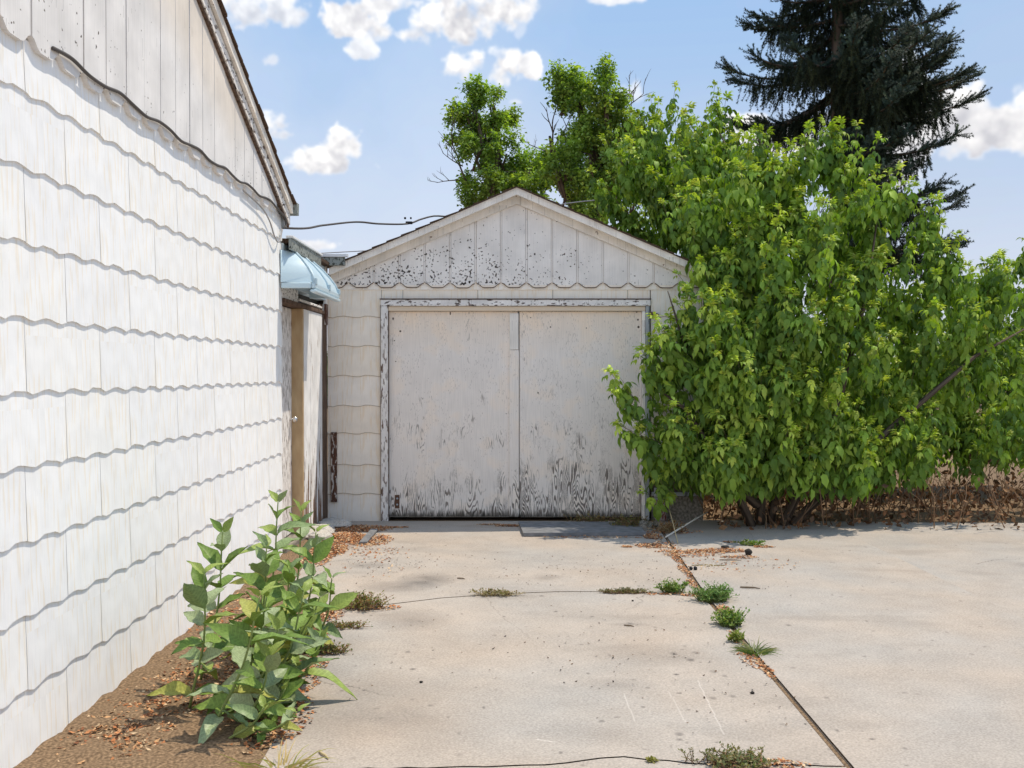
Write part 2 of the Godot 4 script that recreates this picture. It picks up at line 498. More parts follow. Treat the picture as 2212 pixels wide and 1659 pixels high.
func sky_patch(w: int, h: int, x0: int, y0: int, nx: int, ny: int) -> Image:
	var veil := FastNoiseLite.new()
	veil.seed = 3
	veil.frequency = 2.2
	veil.fractal_octaves = 4
	var lump := FastNoiseLite.new()
	lump.seed = 8
	lump.noise_type = FastNoiseLite.TYPE_SIMPLEX_SMOOTH
	lump.frequency = 11.0
	lump.fractal_octaves = 5
	lump.fractal_gain = 0.56
	var cover := PackedFloat32Array()
	var shade := PackedFloat32Array()
	cover.resize(nx * ny)
	shade.resize(nx * ny)
	for p in puffs:
		var reach: float = 1.6
		var cosel := maxf(0.2, cos(p.el))
		var ya := int((PI / 2 - p.el - p.ry * reach) / PI * h) - y0
		var yb := int((PI / 2 - p.el + p.ry * reach) / PI * h) - y0
		var mid := int(fposmod(p.az, TAU) / TAU * w)
		var half := int(p.rx * reach / cosel / TAU * w)
		for y in range(maxi(0, ya), mini(ny, yb + 1)):
			var el := PI / 2 - (y + y0 + 0.5) / h * PI
			var ce := cos(el)
			for step_ in range(-half, half + 1):
				var x := posmod(mid + step_ - x0, w)
				if x >= nx: continue
				var az := TAU * (x + x0 + 0.5) / w
				var dx: float = step_ * TAU / w * cosel / p.rx
				var dy: float = (el - p.el) / p.ry
				if dy < 0.0: dy *= p.flat
				var r: float = dx * dx + dy * dy
				if r > 2.6: continue
				var dir := Vector3(sin(az) * ce, sin(el), -cos(az) * ce)
				var n := lump.get_noise_3dv(dir * p.fine + Vector3.ONE * p.seed)
				var d: float = 1.0 - r + n * 2.0
				var a: float = smoothstep(p.soft0, p.soft1, d) * p.thick
				var i := y * nx + x
				if a > cover[i]: cover[i] = a
				var n2 := lump.get_noise_3dv(dir * p.fine * 2.3 + Vector3(3, 1, 2))
				var s: float = clampf(0.62 - 0.5 * dy - 0.9 * n - 0.9 * n2, 0.0, 1.0) * lerpf(0.55, 1.0, p.grey)
				if a > 0.05: shade[i] = lerpf(shade[i], s, a)
	var data := PackedByteArray()
	data.resize(nx * ny * 3)
	for y in ny:
		var el := PI / 2 - (y + y0 + 0.5) / h * PI
		var e := clampf(el, 0.0, PI / 2)
		var t := pow(1.0 - sin(e), 4.6)
		var blue := Vector3(0.188, 0.359, 0.614)
		var base := blue.lerp(Vector3(0.64, 0.63, 0.64), t)
		for x in nx:
			var i := y * nx + x
			var az := TAU * (x + x0 + 0.5) / w
			var dir := Vector3(sin(az) * cos(el), sin(el), -cos(az) * cos(el))
			var v := veil.get_noise_3dv(Vector3(dir.x, dir.y * 2.2, dir.z))
			var milk := clampf(0.10 + 0.6 * v, 0.0, 0.8) * smoothstep(0.9, 0.1, e)
			var c := base.lerp(Vector3(0.42, 0.475, 0.568), milk)
			if el < 0.0: c = Vector3(0.45, 0.42, 0.38)
			else:
				var k := cover[i]
				c = c.lerp((Vector3(1.0, 0.985, 0.965) * 0.86).lerp(Vector3(0.44, 0.44, 0.475), shade[i]), k)
			c *= 0.5
			lay(data, i * 3, Vector3(pow(c.x, 1 / 2.2), pow(c.y, 1 / 2.2), pow(c.z, 1 / 2.2)))
	return Image.create_from_data(nx, ny, false, Image.FORMAT_RGB8, data)

func make_sky() -> Texture2D:
	var add := func(x: float, y: float, rx: float, ry: float, grey := 1.0, thick := 1.0, soft := 1.1, fine := 2.3) -> void:
		var d := towards(x, y)
		puffs.append({"az": d.x, "el": d.y, "rx": rx / F, "ry": ry / F, "grey": grey, "thick": thick, "soft0": 0.0, "soft1": soft, "fine": fine, "flat": 1.5, "seed": puffs.size() * 1.7})
	puffs.append({"az": -0.2, "el": 0.2, "rx": 0.24, "ry": 0.16, "grey": 0.8, "thick": 0.14, "soft0": -0.5, "soft1": 1.5, "fine": 0.35, "flat": 1.0, "seed": 4.0})   # thin high veil
	add.call(1000, 40, 105, 85, 0.9)
	add.call(1040, 20, 120, 60, 0.8)
	add.call(930, 60, 60, 40, 0.4)
	add.call(1035, 155, 90, 42, 0.5, 1.0, 1.0)
	add.call(1095, 140, 50, 40, 0.5, 1.0, 1.0)
	add.call(1142, 150, 24, 34, 0.3, 0.95, 0.4)
	add.call(765, 45, 72, 58, 0.55, 0.95, 0.5)
	add.call(810, 72, 45, 30, 0.5)
	add.call(785, 105, 30, 34, 0.4, 0.8, 0.7)
	add.call(890, 78, 32, 24, 0.4, 0.95)
	add.call(850, 12, 60, 22, 0.5, 0.9)
	add.call(590, 25, 110, 55, 0.95, 0.8, 0.9)
	add.call(610, 265, 45, 36, 0.6, 0.95)
	add.call(625, 290, 50, 22, 1.0, 0.7, 0.8)
	add.call(720, 350, 105, 40, 0.75, 1.0, 1.0)
	add.call(745, 312, 48, 42, 0.5, 1.0, 1.0)
	add.call(700, 530, 48, 20, 0.3, 0.8, 0.5)
	add.call(1590, 285, 62, 36, 0.4, 1.0, 1.0)
	add.call(1640, 310, 50, 30, 0.5, 1.0, 1.0)
	add.call(1310, 4, 70, 13, 0.3, 0.8, 0.6)
	add.call(1345, 200, 50, 35, 0.1, 0.55, 0.9)
	add.call(1125, 60, 14, 50, 0.1, 0.35, 0.9)
	add.call(590, 130, 30, 22, 0.1, 0.6, 0.9)
	add.call(1110, 222, 26, 9, 0.1, 0.6, 0.9)
	var r := RandomNumberGenerator.new()
	r.seed = 77
	while puffs.size() < 190:
		var az := r.randf_range(-PI, PI)
		var el := asin(r.randf_range(0.03, 0.93))
		if absf(az) < 0.27 and el < 0.5: continue
		var size := r.randf_range(0.04, 0.13)
		puffs.append({"az": az, "el": el, "rx": size * r.randf_range(1.0, 1.7), "ry": size * r.randf_range(0.5, 0.9), "grey": r.randf_range(0.4, 0.95), "thick": 1.0, "soft0": 0.15, "soft1": r.randf_range(0.45, 0.8), "fine": 1.0, "flat": 1.5, "seed": puffs.size() * 1.7})
		if puffs.size() % 4 == 0:
			puffs.append({"az": az + 0.3, "el": el, "rx": 0.3, "ry": 0.17, "grey": 0.8, "thick": 0.14, "soft0": -0.5, "soft1": 1.5, "fine": 0.35, "flat": 1.0, "seed": puffs.size() * 1.3})
	var w := 4096
	var h := 2048
	var whole := sky_patch(1024, 512, 0, 0, 1024, 512)
	whole.resize(w, h, Image.INTERPOLATE_CUBIC)
	var half := int(w * 31.0 / 360.0)      # the directions the lens covers get finer grain
	var top := int(h * 64.0 / 180.0)
	var rows := h / 2 - top
	whole.blit_rect(sky_patch(w, h, 0, top, half, rows), Rect2i(0, 0, half, rows), Vector2i(0, top))
	whole.blit_rect(sky_patch(w, h, w - half, top, half, rows), Rect2i(0, 0, half, rows), Vector2i(w - half, top))
	return ImageTexture.create_from_image(whole)

# ------------------------------------------------------------------ siding, boards and roofs
var shingle_cache := {}

func shingle_mesh(w: float, h: float, start: float, kind: int) -> ArrayMesh:   # one shingle: wavy butt at y 0, leaning out at the bottom
	var key := "%.2f %.2f %.2f %d" % [w, h, start, kind]
	if shingle_cache.has(key): return shingle_cache[key]
	var st := tool()
	var n := maxi(3, int(w / 0.048))
	var period := 0.2433
	var off := Vector2(kind * 0.37, kind * 0.21)
	var butt := func(x: float) -> float:
		var s := sin((x + start) / period * TAU)
		return 0.0085 * (s + 0.22 * sin((x + start) / period * TAU * 2.0 + 0.9)) + 0.0016 * sin(x * 71.0 + kind)
	for i in n:
		var a := w * i / n
		var b := w * (i + 1) / n
		var ya: float = butt.call(a)
		var yb: float = butt.call(b)
		var e := 0.006
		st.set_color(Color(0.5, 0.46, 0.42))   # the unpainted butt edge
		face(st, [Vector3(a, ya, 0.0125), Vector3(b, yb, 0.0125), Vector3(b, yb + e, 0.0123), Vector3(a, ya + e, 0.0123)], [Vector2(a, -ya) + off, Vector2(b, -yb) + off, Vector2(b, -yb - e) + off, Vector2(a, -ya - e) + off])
		st.set_color(Color.WHITE)
		face(st, [Vector3(a, ya + e, 0.0123), Vector3(b, yb + e, 0.0123), Vector3(b, h, 0.003), Vector3(a, h, 0.003)], [Vector2(a, -ya) + off, Vector2(b, -yb) + off, Vector2(b, -h) + off, Vector2(a, -h) + off])
		face(st, [Vector3(a, ya, 0.001), Vector3(b, yb, 0.001), Vector3(b, yb, 0.0125), Vector3(a, ya, 0.0125)], [Vector2(a, 0) + off, Vector2(b, 0) + off, Vector2(b, 0.01) + off, Vector2(a, 0.01) + off])
	for x in [0.0, w]:
		var y: float = butt.call(x)
		var f := [Vector3(x, y, 0.001), Vector3(x, y, 0.011), Vector3(x, h, 0.003), Vector3(x, h, 0.001)]
		if x > 0.0: f.reverse()
		auto_face(st, f, off)
	shingle_cache[key] = done(st)
	return shingle_cache[key]

func course(parent: Node3D, frame: Transform3D, x0: float, x1: float, y: float, h: float, row: int, mats: Array, origin := 0.0) -> void:   # one course of shingles from x0 to x1 of the frame
	var w := 0.73
	var x := origin + floorf((x0 - origin) / w + 0.001) * w + (0.365 if row % 2 else 0.0)
	if x > x0: x -= w
	while x < x1 - 0.02:
		var a := maxf(x, x0)
		var b := minf(x + w, x1)
		if b - a > 0.03:
			var kind := (row * 3 + int(round(x / w)) * 5) % 4
			kind = absi(kind)
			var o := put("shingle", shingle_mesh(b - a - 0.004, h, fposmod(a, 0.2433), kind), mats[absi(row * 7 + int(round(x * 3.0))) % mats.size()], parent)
			o.transform = frame * Transform3D(Basis(Vector3.FORWARD, rr(-0.002, 0.002)), Vector3(a + 0.002, y + rr(-0.002, 0.002), 0))
		x += w

func rafter(called: String, parent: Node3D, frame: Transform3D, xa: float, xb: float, line: Callable, d0: float, d1: float, z0: float, z1: float, m: Material) -> MeshInstance3D:   # a board that follows the roof slope, d0..d1 below its line
	var st := tool()
	prism(st, PackedVector2Array([Vector2(xa, line.call(xa) - d1), Vector2(xb, line.call(xb) - d1), Vector2(xb, line.call(xb) - d0), Vector2(xa, line.call(xa) - d0)]), z0, z1, frame)
	return build(called, st, m, parent)

func roof_side(parent: Node3D, frame: Transform3D, ridge: float, eave: float, line: Callable, z0: float, z1: float) -> void:
	rafter("roof_deck", parent, frame, minf(ridge, eave), maxf(ridge, eave), line, 0.0217, 0.045, z0, z1 - 0.03, M.brown_wood)
	var n := int(absf(eave - ridge) / 0.14) + 1
	for k in n:
		var xa := lerpf(eave, ridge, float(k) / n)
		var xb := lerpf(eave, ridge, float(k + 1) / n)
		var st := tool()
		prism(st, PackedVector2Array([Vector2(xa, line.call(xa) - 0.0215), Vector2(xb, line.call(xb) - 0.0215), Vector2(xb, line.call(xb) - 0.015), Vector2(xa, line.call(xa) - 0.004)]), z0, z1 + rr(-0.006, 0.006), frame)
		build("shingle_course", st, M.roof, parent)

func scalloped(x0: float, x1: float, top0: float, top1: float, bottom: float, cut_left := true, cut_right := true) -> PackedVector2Array:   # a gable board with a clipped, slightly curved foot
	var p := PackedVector2Array()
	var foot := [[0.0, 0.042], [0.016, 0.036], [0.034, 0.021], [0.052, 0.006], [0.072, 0.0]]
	if cut_left:
		for f in foot: p.append(Vector2(x0 + f[0], bottom + f[1]))
	else: p.append(Vector2(x0, bottom))
	if cut_right:
		for k in range(4, -1, -1): p.append(Vector2(x1 - foot[k][0], bottom + foot[k][1]))
	else: p.append(Vector2(x1, bottom))
	p.append(Vector2(x1, top1))
	p.append(Vector2(x0, top0))
	return p

func block(called: String, a: Vector3, b: Vector3, m: Material, parent: Node, bevel := 0.003, xf := Transform3D.IDENTITY, off := Vector2.ZERO) -> MeshInstance3D:
	var st := tool()
	box(st, a, b, bevel, xf, off)
	return build(called, st, m, parent)

func make_garage() -> void:
	garage = thing("garage", "weathered white detached garage with scalloped gable boards and peeling double doors", "garage")
	var F0 := Transform3D(Basis.IDENTITY, Vector3(0, 0, GZ))
	var ridge := 0.045
	var line := func(x: float) -> float: return 3.243 - 0.4295 * absf(x - ridge)
	var L := -1.80
	var R := 1.865
	# walls
	var st := tool()
	box(st, Vector3(L, 0, -10.62), Vector3(-1.2, 2.1, -10.52))
	box(st, Vector3(1.3, 0.25, -10.62), Vector3(R, 2.1, -10.52))
	prism(st, PackedVector2Array([Vector2(L, 2.1), Vector2(R, 2.1), Vector2(R, line.call(R) - 0.05), Vector2(ridge, line.call(ridge) - 0.05), Vector2(L, line.call(L) - 0.05)]), -0.12, -0.02, F0)
	build("front_wall", st, M.sheathing, garage)
	block("side_wall", Vector3(L, 0, -16.4), Vector3(L + 0.1, 2.4, -10.62), M.cream_shingle[0], garage)
	block("side_wall", Vector3(R - 0.1, 0.25, -16.4), Vector3(R, 2.4, -10.62), M.cream_shingle[0], garage)
	st = tool()
	prism(st, PackedVector2Array([Vector2(L, 0), Vector2(R, 0), Vector2(R, line.call(R) - 0.05), Vector2(ridge, line.call(ridge) - 0.05), Vector2(L, line.call(L) - 0.05)]), -6.0, -5.9, F0)
	build("back_wall", st, M.cream_shingle[0], garage)
	# roof
	for e in [1.83, -1.76]:
		roof_side(garage, F0, ridge, e, line, -6.2, 0.15)
		rafter("rake_board", garage, F0, minf(ridge, e), maxf(ridge, e), line, 0.024, 0.092, 0.098, 0.125, M.rake)
		rafter("soffit", garage, F0, minf(ridge, e), maxf(ridge, e), line, 0.047, 0.060, -0.018, 0.096, M.rake)
		rafter("frieze_board", garage, F0, minf(ridge, e), maxf(ridge, e), line, 0.062, 0.165, 0.012, 0.034, M.frieze)
	# gable boards and the beads between them
	var bottom := 2.27
	var edges := [-1.797]
	for k in 14: edges.append(-1.59 + 0.2473 * k)
	edges.append(1.862)
	for k in edges.size() - 1:
		var a: float = edges[k] + (0.010 if k > 0 else 0.0)
		var b: float = edges[k + 1] - (0.010 if k < edges.size() - 2 else 0.0)
		st = tool()
		var ta: float = line.call(a) - 0.13
		var tb: float = line.call(b) - 0.13
		var p := scalloped(a, b, ta, tb, bottom + rr(-0.003, 0.003), k > 0, k < edges.size() - 2)
		if a < ridge and b > ridge: p.insert(p.size() - 1, Vector2(ridge, line.call(ridge) - 0.13))
		prism(st, p, -0.018, 0.006 + rr(-0.003, 0.003), F0)
		var board := build("gable_board", st, M.gable, garage)
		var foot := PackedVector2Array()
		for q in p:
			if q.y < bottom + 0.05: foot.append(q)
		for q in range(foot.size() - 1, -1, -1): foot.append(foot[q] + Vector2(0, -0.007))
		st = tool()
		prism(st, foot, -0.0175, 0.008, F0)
		build("worn_edge", st, M.brown_wood, board)  # bare brown foot edge, also painted in as the shadow line under the scallops
		if k > 0:
			var e: float = edges[k]
			st = tool()
			box(st, Vector3(e - 0.0078, bottom + 0.045, -10.519), Vector3(e + 0.0078, line.call(e) - 0.135, -10.497), 0.003)
			build("bead", st, M.gable, garage)
	block("drip_board", Vector3(L, 2.245, -10.518), Vector3(R, 2.37, -10.507), M.cream_shingle[2], garage)
	# shingles
	var frame := Transform3D(Basis.IDENTITY, Vector3(0, 0, -10.519))
	course(garage, frame, L + 0.002, -1.272, 1.981, 0.27, 0, [M.cream_shingle[1]], L)
	course(garage, frame, -1.272, 1.345, 2.10, 0.15, 0, M.cream_shingle, -1.063)
	course(garage, frame, 1.35, R, 1.981, 0.27, 0, [M.cream_shingle[2]], 1.35)
	var butts := [1.697, 1.404, 1.1155, 0.845, 0.539, 0.255, -0.03]
	for r in butts.size():
		course(garage, frame, L + 0.002, -1.272, butts[r], 0.325, 0, [M.cream_shingle[r % 4]], L)
		if r < 5: course(garage, frame, 1.35, R, butts[r], 0.325, 0, [M.cream_shingle[(r + 2) % 4]], 1.35)
	# foundation on the right, where the last shingles are gone
	block("foundation", Vector3(1.36, -0.1, -10.75), Vector3(1.87, 0.235, -10.515), M.old_concrete, garage, 0.012)
	block("sill_ledge", Vector3(1.36, 0.237, -10.75), Vector3(1.88, 0.275, -10.49), M.guide, garage, 0.004)
	block("side_foundation", Vector3(1.70, -0.1, -16.4), Vector3(1.87, 0.235, -10.76), M.old_concrete, garage, 0.01)
	# door frame
	block("head_trim", Vector3(-1.275, 2.088, -10.53), Vector3(1.345, 2.150, -10.478), M.trim_flat, garage, 0.004)
	block("drip_cap", Vector3(-1.285, 2.152, -10.53), Vector3(1.352, 2.160, -10.470), M.brown_wood, garage, 0.002)
	block("side_trim", Vector3(-1.275, -0.01, -10.53), Vector3(-1.205, 2.086, -10.480), M.trim, garage, 0.004)
	block("side_trim", Vector3(1.300, 0.0, -10.53), Vector3(1.338, 2.086, -10.482), M.guide, garage, 0.004)
	block("worn_edge", Vector3(-1.279, 0.0, -10.528), Vector3(-1.2755, 2.10, -10.484), M.brown_wood, garage, 0.0)
	block("worn_edge", Vector3(-1.2045, 0.0, -10.54), Vector3(-1.2005, 2.035, -10.49), M.brown_wood, garage, 0.0)
	block("head_stop", Vector3(-1.203, 2.040, -10.56), Vector3(1.298, 2.086, -10.498), M.cream_trim, garage, 0.004)
	block("door_stop", Vector3(1.266, 0.01, -10.56), Vector3(1.298, 2.038, -10.500), M.rake, garage, 0.003)
	block("painted_shadow_gap", Vector3(1.3395, 0.02, -10.523), Vector3(1.351, 2.10, -10.516), M.black, garage, 0.0)  # black strip painted in for the shadow gap beside the trim
	# the two door leaves of worn plywood
	var lm := skinned(plywood(512, 860, 101, 10.0, 0.76, [[0.03, 0.045, 4, 1.6], [0.085, 0.105, 5], [0.04, 0.15, 3], [0.05, 0.25, 3], [0.47, 0.02, 3, 3.5], [0.93, 0.06, 3], [0.05, 0.925, 8, 2.6], [0.9, 0.5, 2], [0.7, 0.62, 2]]), Vector2(1.27, 2.04), Vector2(1.2 / 1.27, 2.06 / 2.04), 0.82)
	var rm := skinned(plywood(512, 860, 202, 13.0, 0.55, [[0.955, 0.012, 4, 1.4], [0.965, 0.05, 5], [0.97, 0.085, 6], [0.955, 0.19, 4], [0.26, 0.085, 4], [0.1, 0.04, 3], [0.16, 0.4, 4], [0.55, 0.09, 3]]), Vector2(1.21, 2.04), Vector2(-0.06 / 1.21, 2.06 / 2.04), 0.82)
	var left := block("door_leaf", Vector3(-1.202, 0.028, -10.575), Vector3(0.058, 2.038, -10.535), lm, garage, 0.003)
	left.set_meta("label", "left door leaf with paint worn off along its foot")
	var right := block("door_leaf", Vector3(0.0725, 0.028, -10.575), Vector3(1.264, 2.038, -10.533), rm, garage, 0.003)
	right.set_meta("label", "right door leaf with wavy wood figure showing through")
	block("astragal", Vector3(-0.028, 0.03, -10.533), Vector3(0.068, 1.66, -10.517), lm, left, 0.003)
	block("astragal", Vector3(-0.024, 1.664, -10.533), Vector3(0.064, 2.02, -10.520), M.rake, left, 0.003)
	block("hinge_plate", Vector3(-1.145, 0.115, -10.534), Vector3(-1.10, 0.245, -10.527), M.rust, left, 0.002)
	st = tool(true)
	tube(st, [Vector3(-1.122, 0.15, -10.53), Vector3(-1.122, 0.15, -10.518)], [0.012, 0.010], 8)
	tube(st, [Vector3(-1.122, 0.21, -10.53), Vector3(-1.122, 0.21, -10.518)], [0.012, 0.010], 8)
	build("hinge_bolt", st, M.metal, left)
	# the little track bracket that sticks out at the right
	st = tool()
	prism(st, PackedVector2Array([Vector2(1.34, 1.992), Vector2(1.43, 2.00), Vector2(1.42, 2.012), Vector2(1.375, 2.026), Vector2(1.34, 2.035)]), -0.02, 0.03, F0)
	build("track_bracket", st, M.brown_wood, garage)
	st = tool()
	box(st, Vector3(1.385, -0.02, -10.51), Vector3(1.425, 0.32, -10.475), 0.003)
	build("short_post", st, M.guide, garage)

func house_frame() -> Transform3D:
	return Transform3D(Basis(Vector3(0, 0, -1), Vector3.UP, Vector3(1, 0, 0)), Vector3(HX, 0, 0))

func make_house() -> void:
	house = thing("house", "white shingled house wall with scalloped gable boards rising at the left", "house")
	var H := house_frame()
	var near := 0.7
	var far := 8.49
	var ridge := 4.6
	var line := func(d: float) -> float: return 2.80 + 0.39 * (8.60 - ridge) - 0.39 * absf(d - ridge)
	var st := tool()
	prism(st, PackedVector2Array([Vector2(near, 0), Vector2(far, 0), Vector2(far, line.call(far) - 0.05), Vector2(ridge, line.call(ridge) - 0.05), Vector2(near, line.call(near) - 0.05)]), -0.17, -0.02, H)
	build("wall", st, M.white_shingle[1], house)
	block("end_wall", Vector3(-5.5, 0, -far), Vector3(HX - 0.171, 2.72, -far + 0.15), M.white_shingle[1], house, 0.0)
	block("end_wall", Vector3(-5.5, 0, -near - 0.15), Vector3(HX - 0.171, 2.72, -near), M.white_shingle[1], house, 0.0)
	block("back_wall", Vector3(-5.65, 0, -far), Vector3(-5.5, 2.72, -near), M.white_shingle[1], house, 0.0)
	for e in [8.60, 0.6]:
		roof_side(house, H, ridge, e, line, -4.0, 0.078)
		rafter("rake_board", house, H, minf(ridge, e), maxf(ridge, e), line, 0.024, 0.095, 0.036, 0.058, M.rake)
		rafter("soffit", house, H, minf(ridge, e), maxf(ridge, e), line, 0.047, 0.058, -0.018, 0.034, M.rake)
		rafter("frieze_board", house, H, minf(ridge, e), maxf(ridge, e), line, 0.098, 0.185, 0.008, 0.034, M.trim_flat)
		rafter("frieze_batten", house, H, minf(ridge, e), maxf(ridge, e), line, 0.1855, 0.205, 0.008, 0.026, M.brown_wood)
	# gable boards
	var bottom := 2.655
	var e0 := far - 0.004
	for k in 26:
		var b := e0 - 0.2473 * k - 0.005
		var a := e0 - 0.2473 * (k + 1) + 0.005
		if a < near + 0.2: break
		var ta: float = line.call(a) - 0.19
		var tb: float = line.call(b) - 0.19
		if minf(ta, tb) < bottom + 0.03: continue
		st = tool()
		var p := scalloped(a, b, ta, tb, bottom + rr(-0.003, 0.003))
		if a < ridge and b > ridge: p.insert(p.size() - 1, Vector2(ridge, line.call(ridge) - 0.19))
		prism(st, p, -0.018, 0.008 + rr(-0.002, 0.002), H)
		build("gable_board", st, M.gable_side, house)
	block("corner_drop", Vector3(HX - 0.02, 2.58, -far - 0.028), Vector3(HX + 0.012, 2.78, -far - 0.002), M.guide, house, 0.002)
	# shingles
	var frame := H * Transform3D(Basis.IDENTITY, Vector3(0, 0, -0.019))
	for r in 10:
		course(house, frame, 2.6, far, -0.025 + 0.2785 * r, 0.30 if r < 9 else 0.2, r, M.white_shingle)
	block("foundation", Vector3(HX - 0.15, -0.1, -far), Vector3(HX - 0.012, 0.01, -near), M.old_concrete, house)
	# back gutter, seen end on
	st = tool()
	prism(st, PackedVector2Array([Vector2(8.605, 2.70), Vector2(8.685, 2.70), Vector2(8.70, 2.795), Vector2(8.69, 2.795), Vector2(8.675, 2.71), Vector2(8.615, 2.71), Vector2(8.615, 2.80), Vector2(8.605, 2.80)]), -3.9, 0.082, H)
	prism(st, PackedVector2Array([Vector2(8.6055, 2.7005), Vector2(8.6845, 2.7005), Vector2(8.6995, 2.7945), Vector2(8.6055, 2.7945)]), 0.083, 0.086, H)
	build("gutter", st, M.gutter, house)

func make_porch() -> void:
	porch = thing("side_porch", "low link building between house and garage, peeling boards round its tan doorway", "porch")
	var X := HX
	block("upper_wall", Vector3(X - 0.12, 2.135, -10.40), Vector3(X, 2.46, -8.50), M.pale_blue, porch, 0.002)
	block("corner_board", Vector3(X - 0.02, 2.10, -10.47), Vector3(X + 0.012, 2.47, -10.402), M.rake, porch, 0.003)
	block("transom_panel", Vector3(X - 0.12, 2.03, -9.10), Vector3(X - 0.002, 2.132, -8.50), M.trim_flat, porch, 0.002)
	block("header_board", Vector3(X - 0.10, 1.995, -10.30), Vector3(X + 0.014, 2.028, -8.50), M.brown_wood, porch, 0.004)
	block("header_board", Vector3(X - 0.10, 2.045, -10.20), Vector3(X + 0.008, 2.066, -9.12), M.trim_flat, porch, 0.003)
	block("header_back", Vector3(X - 0.12, 2.03, -10.46), Vector3(X - 0.075, 2.134, -9.11), M.dark_gap, porch, 0.0)  # near-black colour paints in the darkness of the cavity under the awning
	block("header_end", Vector3(X - 0.12, 1.994, -10.516), Vector3(X - 0.004, 2.44, -10.475), M.brown_wood, porch, 0.0)
	block("header_block", Vector3(X - 0.07, 1.90, -10.45), Vector3(X + 0.02, 2.10, -10.36), M.bare_strip, porch, 0.004)
	# the doorway: door set back, a tan jamb facing us, then a flaking board
	var door := block("door", Vector3(X - 0.14, 0.06, -9.296), Vector3(X - 0.10, 1.99, -8.50), M.trim, porch, 0.003)
	var st := tool(true)
	tube(st, [Vector3(X - 0.10, 1.04, -9.22), Vector3(X - 0.072, 1.04, -9.22)], [0.012, 0.010], 8)
	tube(st, [Vector3(X - 0.072, 1.04, -9.22), Vector3(X - 0.065, 1.04, -9.22), Vector3(X - 0.048, 1.04, -9.22), Vector3(X - 0.034, 1.04, -9.22)], [0.014, 0.026, 0.028, 0.014], 10)
	build("knob", st, M.knob, door)
	block("jamb", Vector3(X - 0.16, 0.02, -9.345), Vector3(X - 0.004, 1.993, -9.30), M.tan, porch, 0.003)
	block("jamb_stop", Vector3(X - 0.135, 0.02, -9.299), Vector3(X - 0.11, 1.99, -9.288), M.brown_wood, porch, 0.001)
	block("wall_board", Vector3(X - 0.05, 0.03, -9.62), Vector3(X, 1.992, -9.348), M.flaking, porch, 0.003)
	block("wall_board", Vector3(X - 0.05, 0.03, -10.22), Vector3(X + 0.002, 1.992, -9.623), M.flaking, porch, 0.004, Transform3D.IDENTITY, Vector2(0.37, 0))
	block("end_board", Vector3(X - 0.05, 0.03, -10.515), Vector3(X - 0.002, 1.992, -10.222), M.brown_wood, porch, 0.004)
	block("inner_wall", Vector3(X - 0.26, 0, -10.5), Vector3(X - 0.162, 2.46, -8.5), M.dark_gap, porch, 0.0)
	block("back_wall", Vector3(-5.4, 0, -10.6), Vector3(X - 0.27, 2.46, -10.45), M.cream_shingle[0], porch, 0.0)
	block("threshold", Vector3(X - 0.16, 0.0, -9.34), Vector3(X + 0.02, 0.05, -8.5), M.old_concrete, porch, 0.006)
	# low roof and its eaves
	block("roof", Vector3(-5.4, 2.463, -10.6), Vector3(X + 0.05, 2.50, -8.52), M.roof, porch, 0.004)
	block("eave_board", Vector3(X + 0.052, 2.405, -9.76), Vector3(X + 0.075, 2.494, -8.45), M.gutter, porch, 0.003)
	block("drip_edge", Vector3(X + 0.03, 2.496, -9.775), Vector3(X + 0.088, 2.514, -8.45), M.drip, porch, 0.002)
	block("end_fascia", Vector3(-1.95, 2.466, -10.37), Vector3(-1.60, 2.545, -10.335), M.gutter, porch, 0.003)
	block("end_drip_edge", Vector3(-1.96, 2.547, -10.372), Vector3(-1.57, 2.578, -10.325), M.drip, porch, 0.003)

